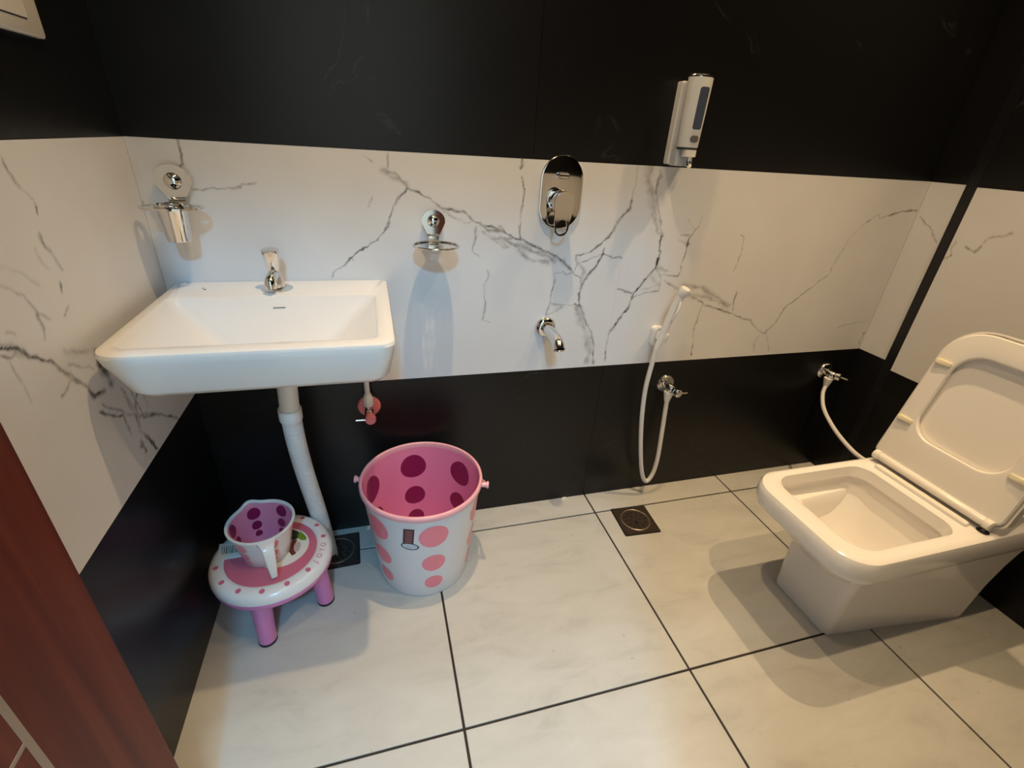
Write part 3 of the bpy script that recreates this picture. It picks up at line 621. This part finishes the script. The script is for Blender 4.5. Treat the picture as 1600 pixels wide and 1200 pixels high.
obj('flange', MB().lathe([(.036, 0), (.036, .0015), (.031, .004), (.018, .0055)], seg=40), chrome, tap)
obj('tap_body', MB().lathe([(.0185, .004), (.017, .02), (.0135, .038), (.012, .048), (.0135, .052)], seg=32), chrome, tap)
obj('spout', MB().tube([(0, 0, .034), (-.002, -.024, .035), (-.004, -.042, .028), (-.004, -.047, .012)], [.012, .0125, .0125, .012], seg=20), chrome, tap)
obj('push_head', MB().lathe([(.0125, 0), (.0145, .006), (.0175, .030), (.0195, .042), (.019, .0445), (.016, .0455)], origin=(0, -.001, .049), axis=(-.03, -.10, 1), seg=32), chrome, tap)
pipe = thing('waste_pipe', (0.278, -0.097, 0.003), 'white corrugated flexible waste pipe running from the basin down into the corner drain', 'pipe')
po = (0.278, -0.097, 0.003)
def rel(pts, o): return [(p[0]-o[0], p[1]-o[1], p[2]-o[2]) for p in pts]
obj('tail_piece', MB().tube(rel([(.267, -.202, .6995), (.266, -.200, .655), (.261, -.192, .592)], po), .0225, seg=24), plastic_white, pipe)
obj('compression_nut', MB().lathe([(.0255, -.020), (.027, -.016), (.027, .012), (.0255, .016)], origin=rel([(.2605, -.191, .580)], po)[0], axis=(.02, -.10, 1), seg=28), plastic_white, pipe)
pp = [(.2605, -.190, .582), (.2585, -.172, .484), (.261, -.146, .362), (.268, -.120, .237), (.275, -.107, .139), (.281, -.100, .063), (.287, -.096, .003)]
def catmull(P, n):
    P = [Vector(p) for p in P]; Q = []
    for i in range(len(P)-1):
        p0 = P[max(i-1,0)]; p1 = P[i]; p2 = P[i+1]; p3 = P[min(i+2,len(P)-1)]
        for k in range(n):
            t = k/n; Q.append(.5*((2*p1)+(-p0+p2)*t+(2*p0-5*p1+4*p2-p3)*t*t+(-p0+3*p1-3*p2+p3)*t**3))
    return Q+[P[-1]]
cp = catmull(rel(pp, po), 34); rad = []
for i in range(len(cp)):
    f = i/len(cp); base = .0235-.004*max(0, (f-.62)/.38)
    rad.append(base + (.0005 if i % 4 in (0, 1) else -.0002) * (1.0 if f < .9 else 0.0))
obj('flexible_hose', MB().tube(cp, rad, seg=24, smooth=1), hose_white, pipe, smooth=50)

def angle_valve(name, x, z, label, group, mf, mb_, stem_down=True, knob='right'):
    t = thing(name, (x, 0, z), label, 'valve', group)
    obj('wall_flange', MB().lathe([(.034, 0), (.034, .003), (.030, .008), (.016, .010)], axis=(0,-1,0), seg=36), mf, t)
    obj('valve_body', MB().lathe([(.0125, .006), (.0125, .046), (.010, .050)], axis=(0,-1,0), seg=24), chrome, t)
    return t
vg = 'angle stop valves on the back wall'
v1 = angle_valve('angle_valve', .440, .474, 'angle valve with pink film on its flange under the basin', vg, pink_valve, chrome)
obj('outlet', MB().lathe([(.010, 0), (.010, .025)], origin=(0, -.034, 0), seg=20), chrome, v1)
k1 = obj('knob', MB().lathe([(.0145, .0), (.0155, .003), (.0155, .016), (.013, .019)], origin=(.003, -.050, -.011), axis=(0,-1,0), seg=28), pink_valve, v1)
obj('lever', MB().tube([(.0, -.062, -.011), (-.038, -.062, -.010)], .0035, seg=12), chrome, k1)
h1 = thing('supply_hose', (.440, -.034, .50), 'short white supply hose rising from the pink valve to the basin', 'hose', 'white water hoses')
obj('hose_nut', MB().lathe([(.0125, -.006), (.0145, -.003), (.0145, .020), (.0115, .026), (.010, .032)], seg=24), plastic_white, h1)
obj('hose', MB().tube([(0, 0, .02), (-.001, -.004, .08), (-.004, -.012, .15), (-.02, -.03, .235)], .0075, seg=14), hose_white, h1)
v2 = angle_valve('angle_valve', 1.455, .470, 'chrome angle valve feeding the bidet spray hose', vg, chrome, chrome)
obj('outlet', MB().lathe([(.010, 0), (.010, -.0145)], origin=(0, -.032, 0), seg=20), chrome, v2)
k2 = obj('knob', MB().lathe([(.0135, .0), (.015, .003), (.015, .018), (.012, .021)], origin=(.012, -.050, -.008), axis=(.25,-1,-.1), seg=28), chrome, v2)
obj('lever', MB().tube([(.016, -.062, -.010), (.052, -.062, -.011)], .003, seg=12), chrome, k2)
v3 = angle_valve('angle_valve', 2.178, .468, 'chrome angle valve on the black wall beside the toilet', vg, chrome, chrome)
obj('outlet', MB().lathe([(.010, 0), (.010, -.0125)], origin=(-.004, -.034, 0), seg=20), chrome, v3)
k3 = obj('knob', MB().lathe([(.0135, .0), (.015, .003), (.015, .018), (.012, .021)], origin=(0, -.048, 0), axis=(.6,-1,0), seg=28), chrome, v3)
obj('lever', MB().tube([(.012, -.060, 0), (.036, -.075, -.006)], .0035, seg=12), chrome, k3)
h3 = thing('inlet_hose', (2.172, -.034, .448), 'white hose running from the wall valve to the back of the toilet', 'hose', 'white water hoses')
ho3 = (2.172, -.034, .448)
obj('hose_nut', MB().lathe([(.0095, -.032), (.0105, -.026), (.0165, .0), (.0165, .004), (.012, .007)], seg=24), plastic_white, h3)
obj('hose', MB().tube(rel([(2.172, -.034, .422), (2.150, -.052, .392), (2.125, -.10, .352), (2.085, -.20, .325), (2.035, -.32, .322), (2.008, -.405, .334), (2.005, -.4345, .336)], ho3), .0072, seg=14), hose_white, h3)

# bidet spray
bs = thing('bidet_spray', (1.372, 0, .66), 'white hand-held bidet spray hooked on the marble wall with looping hose', 'bidet spray'); so = (1.372, 0, .66)
obj('wall_hook', MB().loft([[(p[0], y, p[1]) for p in rrect(-.021+d, .021-d, -.036+d, .032-d, .012, 5)] for y, d in ((0, 0), (-.016, 0), (-.022, .004))]).lathe([(.0185, -.012), (.0195, -.008), (.0195, .010), (.0185, .014)], origin=(.0, -.040, .008), axis=(.25, -.05, 1), seg=24), plastic_white, bs)
hd = rel([(1.352, -.05, .625), (1.362, -.05, .665), (1.378, -.05, .735), (1.392, -.052, .790), (1.398, -.056, .815)], so)
hs = obj('handset', MB().tube(hd, [.0085, .0105, .0125, .0135, .0135], seg=20), plastic_white, bs)
obj('spray_head', MB().lathe([(.012, -.012), (.0155, -.006), (.0165, .012), (.014, .018)], origin=rel([(1.399, -.058, .818)], so)[0], axis=(.25, -.35, 1), seg=24), plastic_white, hs)
obj('trigger', MB().tube(rel([(1.391, -.069, .795), (1.384, -.074, .765), (1.376, -.068, .735)], so), [.004, .005, .003], seg=10), plastic_white, hs)
obj('hose', MB().tube(rel([(1.353, -.05, .635), (1.349, -.05, .572), (1.345, -.05, .476), (1.358, -.05, .346), (1.385, -.05, .202), (1.412, -.05, .105), (1.437, -.05, .070), (1.457, -.05, .105), (1.463, -.048, .18), (1.458, -.042, .30), (1.455, -.034, .405), (1.455, -.032, .44)], so), .0078, seg=14), hose_white, bs)
obj('hose_nut', MB().lathe([(.0095, -.034), (.0105, -.028), (.0165, 0), (.0165, .005), (.012, .008)], origin=rel([(1.455, -.032, .447)], so)[0], seg=24), plastic_white, bs)

# ------------------------------------------------------------------ chrome fittings on the marble band
def shield(r, zc, drop, wn, n=28):
    """round plate narrowing to a neck below"""
    pts = []
    for k in range(n+1):
        a = -0.06*PI + (1.12*PI)*k/n; pts.append((r*math.cos(a), r*.90*math.sin(a)))
    pts += [(-wn*1.08, -drop*.84), (-wn, -drop), (wn, -drop), (wn*1.08, -drop*.84)]
    return pts
def to_wall(mb, y): return xform(mb, Matrix(((1,0,0,0),(0,0,-1,y),(0,1,0,0),(0,0,0,1))))   # plane xy -> wall xz, thickness toward -y
tm = thing('tumbler_holder', (.076, 0, 1.085), 'chrome tumbler holder with a tapered cup in the wall corner above the basin', 'tumbler holder')
obj('wall_plate', to_wall(flat_shape(shield(.037, 0, .040, .017), [], .008), -.014), chrome, tm)
obj('mount_stem', MB().lathe([(.020, 0), (.020, .011)], axis=(0,-1,0), seg=28), chrome, tm)
obj('dome', MB().ball((0, -.017, 0), .0175, 1, .75, 1), chrome, tm)
def ringslab(r0, r1, z, t, cx, cy): return MB().lathe([(r0, z), (r1, z), (r1, z+t), (r0, z+t), (r0, z)], origin=(cx, cy, 0), seg=48, cap0=False, cap1=False)
arm = obj('arm', MB().loft([[(-.015, -.010, -.036), (.015, -.010, -.036), (.015, -.010, -.033), (-.015, -.010, -.033)], [(-.016, -.024, -.047), (.016, -.024, -.047), (.016, -.024, -.044), (-.016, -.024, -.044)], [(-.02, -.034, -.048), (.02, -.034, -.048), (.02, -.034, -.0455), (-.02, -.034, -.0455)]]), chrome, tm)
fo = [(.060*math.cos(2*PI*k/56), .046*math.sin(2*PI*k/56)) for k in range(56)]
hh = [circ(0, 0, .0305)] + [circ(s*.046, 0, .0085, 20) for s in (-1, 1)] 
mbk = flat_shape(fo, hh, .0042); mbk = xform(mbk, Matrix.Translation((0, -.062, -.048)))
obj('ring_plate', mbk, chrome, tm)
obj('cup', MB().lathe([(.0, -.118), (.0225, -.118), (.0235, -.116), (.0300, -.047), (.0325, -.043), (.0322, -.0415), (.029, -.044), (.0222, -.113), (.0, -.114)], origin=(0, -.062, 0), seg=44, cap0=False, cap1=False), chrome, tm)
sd = thing('soap_dish', (.639, 0, 1.012), 'chrome soap dish with drain holes on a round bracket beside the basin', 'soap dish')
obj('wall_plate', to_wall(flat_shape(shield(.030, 0, .046, .0125), [], .008), -.014), chrome, sd)
obj('mount_stem', MB().lathe([(.018, 0), (.018, .011)], axis=(0,-1,0), seg=28), chrome, sd)
obj('dome', MB().ball((0, -.017, 0), .0155, 1, .75, 1), chrome, sd)
obj('arm', MB().loft([[(-.0125, -.011, -.044), (.0125, -.011, -.044), (.0125, -.013, -.041), (-.0125, -.013, -.041)], [(-.014, -.022, -.0545), (.014, -.022, -.0545), (.014, -.022, -.0515), (-.014, -.022, -.0515)], [(-.017, -.036, -.0555), (.017, -.036, -.0555), (.017, -.036, -.0525), (-.017, -.036, -.0525)]]), chrome, sd)
dish = flat_shape([(.0565*math.cos(2*PI*k/56), .050*math.sin(2*PI*k/56)) for k in range(56)], [circ(0, 0, .0042, 14)] + [circ(.0125*math.cos(PI/3*k), .0125*math.sin(PI/3*k), .0042, 14) for k in range(6)], .0022)
do = obj('dish', xform(dish, Matrix.Translation((0, -.066, -.054))), chrome, sd)
rimp = []
for k in range(57): rimp.append((.0570*math.cos(2*PI*k/56), -.066+.0505*math.sin(2*PI*k/56), -.052))
obj('dish_rim', MB().tube(rimp, .0028, seg=10, smooth=1), chrome, do)

mx = thing('shower_mixer', (.984, 0, 1.088), 'chrome oval shower diverter plate with knob and looped lever across the tile joint', 'shower mixer')
def stadium(hw, hh, n=20):
    pts = [(hw*math.cos(PI*k/n), (hh-hw)+hw*math.sin(PI*k/n)) for k in range(n+1)]
    return pts+[(-hw*math.cos(PI*k/n), -(hh-hw)-hw*math.sin(PI*k/n)) for k in range(n+1)]
pl = [[(p[0], y, p[1]) for p in stadium(.0605-d, .0935-d)] for y, d in ((0, 0), (-.006, 0), (-.0085, .0015), (-.0095, .005))]
obj('cover_plate', MB().loft(pl), chrome, mx, smooth=25)
obj('diverter_button', MB().loft([[(-.003+p[0], y, .045+p[1]) for p in rrect(-.0165+d, .0165-d, -.0085+d, .0085-d, .008, 6)] for y, d in ((-.009, 0), (-.024, 0), (-.027, .002))]), chrome, mx)
obj('knob', MB().lathe([(.028, .009), (.028, .024), (.0255, .026), (.0255, .029), (.027, .031), (.027, .054), (.025, .057)], origin=(-.008, 0, -.018), axis=(0,-1,0), seg=40), chrome, mx)
tear = []; 
for k in range(25): a = PI*k/24; tear.append((.0285*math.cos(a), .0285*math.sin(a)))
for k in range(13): a = PI*k/12; tear.append((-.0195*math.cos(a), -.066-.0195*math.sin(a)))
hol = [(p[0]*.0155/.0195 if False else p[0], p[1]) for p in [(.0155*math.cos(2*PI*k/28), -.066+.0155*math.sin(2*PI*k/28)*(1.0 if math.sin(2*PI*k/28) < 0 else 1.5)) for k in range(28)]]
obj('lever_loop', xform(to_wall(flat_shape(tear, [hol], .004), 0), Matrix.Translation((-.008, -.060, -.018)) @ Matrix.Rotation(math.radians(5), 4, 'X')), chrome, mx, smooth=25)
sp = thing('bath_spout', (.978, 0, .704), 'chrome wall spout below the shower mixer', 'spout')
obj('wall_flange', MB().lathe([(.033, 0), (.033, .004), (.028, .012), (.019, .016)], axis=(0,-1,0), seg=40), chrome, sp)
obj('spout_tube', MB().tube([(0, -.008, 0), (.0005, -.05, .0005), (.001, -.085, -.002), (.0015, -.112, -.010), (.002, -.126, -.024)], [.0165, .0170, .0175, .0180, .0175], seg=28), chrome, sp)
obj('aerator', MB().lathe([(.0155, 0), (.0155, .004), (.012, .005)], origin=(.002, -.1255, -.024), axis=(0, -.35, -1), seg=28), chrome, sp)

# soap dispenser
ds = thing('soap_dispenser', (1.312, 0, 1.172), 'white wall-mounted soap dispenser with blue-grey level window on black tile', 'soap dispenser')
def slab(x0, x1, z0, z1, y0, y1, r, d=.002):
    return MB().loft([[(p[0], y, p[1]) for p in rrect(x0+e, x1-e, z0+e, z1-e, r, 5)] for y, e in ((y0, 0), (y1+d, 0), (y1, d))])
obj('back_plate', slab(-.031, .031, .002, .197, 0, -.022, .005), plastic_white, ds)
cyl = []
def drg(z, r, yc=-.050, yb=-.026):
    return [(r*math.cos(a), yc+r*.95*math.sin(a), z) for a in [PI*.93+PI*1.14*k/28 for k in range(29)]] + [(r*.55, yb, z), (-r*.55, yb, z)]
bdy = obj('tank', MB().loft([drg(.046, .0275), drg(.048, .0285), drg(.190, .0318), drg(.203, .0318)]), plastic_white, ds, smooth=30)
obj('top_cap', MB().loft([drg(.203, .0318), drg(.206, .0318), drg(.209, .0300)]), chrome, ds, smooth=30)
obj('seam', MB().loft([drg(.0405, .0268), drg(.046, .0268)]), label_ink, ds)
obj('base_block', MB().loft([[(p[0], p[1], z) for p in rrect(-.026, .026, -.052, -.020, .006, 4)] for z in (.0, .0405)]), mat('dispenser_base_grey', (0.46, 0.49, 0.53), 0.25, var=0.02), ds)
obj('pump_nose', MB().loft([[(p[0], p[1], z) for p in rrect(-.016, .016, -.080, -.050, .008, 4)] for z in (.024, .0405)]), plastic_white, ds)
obj('nozzle', MB().tube([(.0, -.072, .026), (.0, -.072, .008), (.0, -.080, .002)], .006, seg=14), chrome, ds)
def on_tank(u, z, off=.0006):
    r = .0285+(.0318-.0285)*(z-.048)/.142+off; a = -PI/2+u/r
    return (r*math.cos(a), -.050+r*.95*math.sin(a), z)
def tank_patch(u0, u1, z0, z1, r, off):
    base = densify(rrect(u0, u1, z0, z1, r, 6), .003); cu, cz = (u0+u1)/2, (z0+z1)/2
    rings = [[on_tank(cu+(p[0]-cu)*s, cz+(p[1]-cz)*s, off) for p in base] for s in (1, .66, .33, .02)]
    return MB().loft(rings, False, True)
wz = obj('window_surround', tank_patch(-.0165, .0175, .084, .186, .007, .0004), plastic_white, bdy, fix=True)
obj('level_window', tank_patch(-.013, .014, .088, .182, .006, .0009), window_blue, bdy)
obj('push_button', tank_patch(-.013, .013, .058, .074, .0079, .0012), button_grey, bdy)

# switch plate on the left wall
sw = thing('switch_plate', (0, -.30, 1.306), 'ivory electrical switch plate on the black tile of the left wall', 'switch')
obj('frame', MB().loft([[(x, -.30-(-.30)+p[0], p[1]) for p in rrect(-.060+d, .097-d, .0+d, .092-d, .003, 3)] for x, d in ((0, 0), (.008, 0), (.010, .002))]), switch_m, sw)
obj('module_gap', MB().box((.0098, -.0215-.0215, .0195), (.0104, .0575, .0725)), label_ink, sw, smooth=0)
for k in range(4):
    obj('rocker', MB().box((.010, -.0425+k*.0250, .0215), (.0122, -.0425+k*.0250+.0245, .0715)), switch_m, sw, bevel=.0006, smooth=0)

# ------------------------------------------------------------------ bucket
BC = (.573, -.193, 0.0)
bk = thing('bucket', BC, 'white plastic bucket with pink dots and pink inside standing on the floor', 'bucket')
def brad(z): return .1345+(.1665-.1345)*z/.325
obj('outer_wall', MB().lathe([(.0, .002), (.126, .002), (.1315, .0), (.1335, .006)]+[(brad(z), z) for z in (.012, .08, .16, .24, .325)], seg=96, cap0=False, cap1=False), bucket_w, bk, smooth=50)
obj('inner_wall', MB().lathe([(.0, .006), (brad(.006)-.004, .006)]+[(brad(z)-.0025, z) for z in (.02, .08, .16, .24, .325)], seg=96, cap0=False, cap1=False), pink_in, bk, smooth=50, fix=False)
obj('rim', MB().lathe([(.1645, .324), (.1645, .337), (.1655, .3405), (.1690, .3415), (.1725, .3395), (.1738, .334), (.1732, .326), (.1715, .3235), (.1680, .3225), (.1645, .324)], seg=96, cap0=False, cap1=False), pink_rim, bk, smooth=60)
def cone_patch(th, zc, shape, radf, off, flip=False):
    cu = sum(p[0] for p in shape)/len(shape); cz = sum(p[1] for p in shape)/len(shape); rings = []
    for s in (1, .75, .5, .25, .02):
        ring = []
        for p in shape:
            u = cu+(p[0]-cu)*s; v = cz+(p[1]-cz)*s; z = zc+v; r = radf(z)+off; a = math.radians(th)+u/r
            ring.append((r*math.cos(a), r*math.sin(a), z))
        rings.append(ring)
    return MB().loft(rings, False, True)
def ell(a, b, rot=0, n=36):
    c, s = math.cos(rot), math.sin(rot)
    return [(a*math.cos(2*PI*k/n)*c-b*math.sin(2*PI*k/n)*s, a*math.cos(2*PI*k/n)*s+b*math.sin(2*PI*k/n)*c) for k in range(n)]
for k in range(6):
    for zc, rr in ((.259, .041), (.150, .0335), (.066, .0265)):
        obj('printed_dot', cone_patch(-85+60*k, zc, ell(rr, rr), brad, .0005), dot_out, bk)
        obj('inside_dot', cone_patch(-85+60*k, zc, ell(rr, rr), brad, -.0030), dot_in, bk)
st = obj('sticker', cone_patch(-109, .264, densify([(-.0150+.0035, .031), (.0145+.0035, .031), (.0150-.0035, -.030), (-.0145-.0035, -.030)][::-1], .006), brad, .0006), sticker_red, bk)
gl = MB()
for k in range(5):
    g = cone_patch(-109, .264, [(-.006+x*.0, y) for x, y in ()] or densify([(-.009-.0012*k+.0030, .024-.0100*k), (.009-.0012*k+.0030, .024-.0100*k), (.009-.0012*k+.0025, .0170-.0100*k), (-.009-.0012*k+.0025, .0170-.0100*k)][::-1], .005), brad, .0009); gl.add(g.v, g.f)
obj('sticker_print', gl, mat('sticker_print_rose', (0.24, 0.09, 0.10), .4, var=.4, vscale=250), st)
em = obj('emblem_rim', cone_patch(-108.5, .2265, ell(.0250, .0135, -.12), brad, .0008), sticker_edge, bk)
obj('emblem', cone_patch(-108.5, .2272, ell(.0212, .0100, -.12), brad, .0012), sticker_blue, em)
for a in (165, -15):
    c, s = math.cos(math.radians(a)), math.sin(math.radians(a))
    lug = obj('lug', MB().lathe([(.0075, .168), (.0075, .186), (.0105, .187), (.0105, .192), (.007, .193)], origin=(0, 0, .318), axis=(c, s, 0), seg=16), pink_rim, bk)
ax = Vector((math.cos(math.radians(-15)), math.sin(math.radians(-15)), 0)); bkd = Vector((-ax.y, ax.x, 0)); bt = math.radians(28)
hp = [ax*(.183*math.cos(PI*k/24)) + (bkd*math.cos(bt)-Vector((0,0,1))*math.sin(bt))*(.187*math.sin(PI*k/24)) + Vector((0,0,.318)) for k in range(25)]
obj('handle', MB().tube(hp, .0042, seg=10, smooth=1), pink_rim, bk)

# ------------------------------------------------------------------ stool
SC = (.168, -.254, 0.0); SH = .200
sl = thing('bath_stool', SC, 'low round pink and white plastic stool with printed rim by the waste pipe', 'stool')
top = obj('seat_top', MB().lathe([(.0, SH-.004), (.112, SH-.004), (.116, SH-.001), (.122, SH), (.134, SH-.0015), (.143, SH-.006), (.1485, SH-.014), (.150, SH-.022), (.150, SH-.028), (.146, SH-.030), (.0, SH-.030)], seg=96, cap0=False, cap1=False), stool_w, sl, smooth=50)
obj('skirt', MB().lathe([(.1470, SH-.029), (.1485, SH-.031), (.1475, SH-.044), (.144, SH-.048), (.138, SH-.048), (.0, SH-.040)], seg=96, cap0=False, cap1=False), stool_p, sl, smooth=50)
for a in (-101, -11, 79, 169):
    ca, sa = math.cos(math.radians(a)), math.sin(math.radians(a))
    lg_ = obj('leg', MB().loft([[(r*ca+q*math.cos(2*PI*k/28), r*sa+q*math.sin(2*PI*k/28), z) for k in range(28)] for z, r, q in ((.007, .117, .0225), (.04, .115, .0225), (SH-.046, .106, .0255))]), stool_p, sl)
    obj('foot', MB().lathe([(.0215, 0), (.0232, .002), (.0232, .0085), (.022, .010)], origin=(.117*ca, .117*sa, 0), seg=28), rubber, lg_)
def arc_band(r0, r1, a0, a1, z, t=.0004, n=40):
    rings = []
    for k in range(n+1):
        a = math.radians(a0+(a1-a0)*k/n); c, s = math.cos(a), math.sin(a)
        rings.append([(r0*c, r0*s, z), (r1*c, r1*s, z), (r1*c, r1*s, z+t), (r0*c, r0*s, z+t)])
    return MB().loft(rings)
zt = SH-.0042
obj('rose_ring', arc_band(.040, .1125, -178, 150, zt, n=90), stool_print, top)
def flat_poly(pts, z, t=.0003):
    return MB().loft([[(p[0], p[1], z) for p in pts], [(p[0], p[1], z+t) for p in pts]])
cl = obj('paper_label', flat_poly(circ(.022, .010, .069, 56), zt+.0004), label_w, top)
obj('leaf_picture', flat_poly([(.026, .074), (.044, .072), (.058, .062), (.066, .048), (.060, .036), (.052, .030), (.036, .036), (.024, .050)], zt+.0007), label_dark, cl)
obj('leaf_picture', flat_poly([(.060, .066), (.072, .050), (.082, .034), (.082, .024), (.070, .026), (.062, .034), (.058, .046), (.064, .054)], zt+.0009), label_green, cl)
obj('nut_picture', flat_poly([(.046, .030), (.060, .030), (.054, .012), (.056, -.006), (.062, -.020), (.052, -.026), (.042, -.008)], zt+.0009), label_brown, cl)
obj('nut_picture', flat_poly([(.062+p[0]*.0085, .004+p[1]*.019) for p in circ(0, 0, 1, 18)], zt+.0011), mat('label_blush', (0.55, 0.40, 0.38), .5, var=.1), cl)
bl = obj('barcode_label', flat_poly([(-.136, .052), (-.080, .046), (-.068, .000), (-.128, .000)], SH+.0002), label_w, top)
bi = MB()
for k in range(10):
    x = -.122+k*.0046; q = flat_poly([(x, .012), (x+.0014+.0008*(k % 3), .012), (x-.0035+.0014, .040), (x-.0035, .040)], SH+.0006); bi.add(q.v, q.f)
obj('barcode_lines', bi, label_ink, bl, smooth=0)
def rim_z(r):
    P = [(.116, SH-.001), (.122, SH), (.134, SH-.0015), (.143, SH-.006), (.1485, SH-.014)]
    for (a, b), (c, d) in zip(P[:-1], P[1:]):
        if a <= r <= c: return b+(d-b)*(r-a)/(c-a)
    return P[0][1] if r < P[0][0] else P[-1][1]
def rim_patch(shape, ang, rc, off=.0005):
    """shape: x along the rim (ccw), y toward the centre"""
    a0 = math.radians(ang); rings = []
    for s in (1, .6, .05):
        ring = []
        for p in shape:
            r = rc-p[1]*s; a = a0+p[0]*s/rc; ring.append((r*math.cos(a), r*math.sin(a), rim_z(r)+off))
        rings.append(ring)
    return MB().loft(rings, False, True)
for a in (-41, -66, -91, -116, -141, -166, 12, 35, 60, 85, 110, 135, 160):
    obj('printed_dot', rim_patch(ell(.0066, .0066, n=20), a, .1295), stool_print, top)
for ch, a in zip('JOYO', (-28.5, -19.5, -10.5, -2.5)):
    L = letter_mb(ch, .0185, .0001); out = MB(); a0 = math.radians(a)
    for p in L.v:
        r = .130-p[1]; q = a0+p[0]/.130; out.v.append((r*math.cos(q), r*math.sin(q), rim_z(r)+.0006+p[2]))
    out.f = list(L.f)
    obj('printed_letter', out, stool_print, top, smooth=0)

# ------------------------------------------------------------------ mug on the stool
MC = (.158, -.252, SH-.0030)
mg = thing('bath_mug', MC, 'white dotted plastic bathing mug with pink inside standing on the round stool', 'mug')
MH = .108
def mrad(z): return .0555+(.0775-.0555)*(z/MH)
def mring(z, d, lip=0.0, n=96):
    out = []
    for k in range(n):
        a = 2*PI*k/n; r = mrad(z)+d
        da = (a-math.radians(118)+PI) % (2*PI)-PI
        r += lip*math.exp(-(da/.24)**2)*.012
        zz = z+lip*math.exp(-(da/.22)**2)*.004
        out.append((r*math.cos(a), r*math.sin(a), zz))
    return out
obj('outer_wall', MB().loft([mring(0.001, -.006), mring(.0, -.003), mring(.004, 0), mring(.04, 0), mring(.08, 0, .4), mring(MH, 0, 1)], True, False), mug_w, mg, smooth=50)
obj('inner_wall', MB().loft([mring(.005, -.003), mring(.04, -.0022), mring(.08, -.0022, .4), mring(MH, -.0022, 1)], True, False), mug_in, mg, smooth=50, fix=False)
obj('rim', MB().loft([mring(MH-.004, -.0035, 1), mring(MH+.0005, -.0038, 1), mring(MH+.0025, -.001, 1), mring(MH+.0015, .003, 1), mring(MH-.003, .0045, 1), mring(MH-.006, .0035, 1), mring(MH-.006, .0002, 1)], False, False), mug_w, mg, smooth=60)
for k in range(6):
    for zc, rr in ((.082, .0165), (.047, .0125), (.022, .009)):
        obj('printed_dot', cone_patch(117+60*k, zc, ell(rr, rr, n=24), mrad, .0005), dot_out, mg)
        obj('inside_dot', cone_patch(117+60*k, zc, ell(rr, rr, n=24), mrad, -.0028), dot_in, mg)
ha = math.radians(-72); hc, hsn = math.cos(ha), math.sin(ha)
def hsec(r, z, w_, t, tilt):
    ct, stt = math.cos(tilt), math.sin(tilt); out = []
    for p in rrect(-w_, w_, -t, t, min(w_, t)*.9, 4):
        dr, dz = p[1]*ct, p[1]*stt
        out.append((hc*(r+dr)-hsn*p[0], hsn*(r+dr)+hc*p[0], z+dz))
    return out
obj('handle', MB().loft([hsec(.072, MH-.006, .024, .004, PI/2), hsec(.086, MH-.006, .018, .0045, PI/2), hsec(.098, MH-.011, .0145, .005, 1.0), hsec(.104, MH-.024, .0135, .005, .35), hsec(.107, MH-.05, .0115, .005, .1), hsec(.109, MH-.078, .0088, .0045, 0), hsec(.108, MH-.094, .0075, .004, 0)]), mug_w, mg, smooth=45)

# ------------------------------------------------------------------ floor drains
def drain(x, y, label, rz=0):
    t = thing('floor_drain', (x, y, 0), label, 'drain', None); t.rotation_euler[2] = rz; h = .0655
    obj('surround', MB().loft([rrect(-h-.004, h+.004, -h-.004, h+.004, .006, 3, z) for z in (.0003, .0012)]), drain_black, t)
    fr = flat_shape([(p[0], p[1]) for p in rrect(-h, h, -h, h, .004, 3)], [circ(0, 0, .050, 48)], .0024)
    f = obj('frame', xform(fr, Matrix.Translation((0, 0, .0024))), drain_m, t)
    obj('frame_ring', MB().torus((0, 0, .0034), (0, 0, 1), .0515, .0024, 48, 8), drain_ring, f)
    hs_ = []
    for R, n, l in ((.018, 6, .010), (.035, 12, .012)):
        for k in range(n):
            a = 2*PI*k/n; c, s = math.cos(a), math.sin(a)
            hs_.append([(R*c+l*.5*u*c-.0032*v*s, R*s+l*.5*u*s+.0032*v*c) for u, v in ((-1,-.6),(1,-1),(1,1),(-1,.6))])
    g = flat_shape(circ(0, 0, .0485, 48), hs_, .0018)
    obj('grate', xform(g, Matrix.Translation((0, 0, .0022))), drain_m, t)
    obj('handle', MB().box((-.003, -.021, .0030), (.003, -.003, .0042)), chrome, t, smooth=0)
    return t
drain(1.337, -.170, 'square bronze floor drain on the open floor below the bidet spray hose', math.radians(-3))
drain(.305, -.096, 'square dark floor drain in the corner taking the waste pipe end', math.radians(2))
chip = obj('plaster_flake', MB().loft([[(1.108, -.010, .0), (1.121, -.013, .0), (1.132, -.009, .0), (1.129, -.003, .0), (1.112, -.002, .0)], [(1.110, -.009, .005), (1.121, -.011, .0065), (1.130, -.008, .0045), (1.128, -.003, .006), (1.113, -.003, .005)]]), label_w, smooth=0)
tag(chip, 'tiny white plaster flake on the floor against the black wall', 'debris')
bpy.context.view_layer.update()
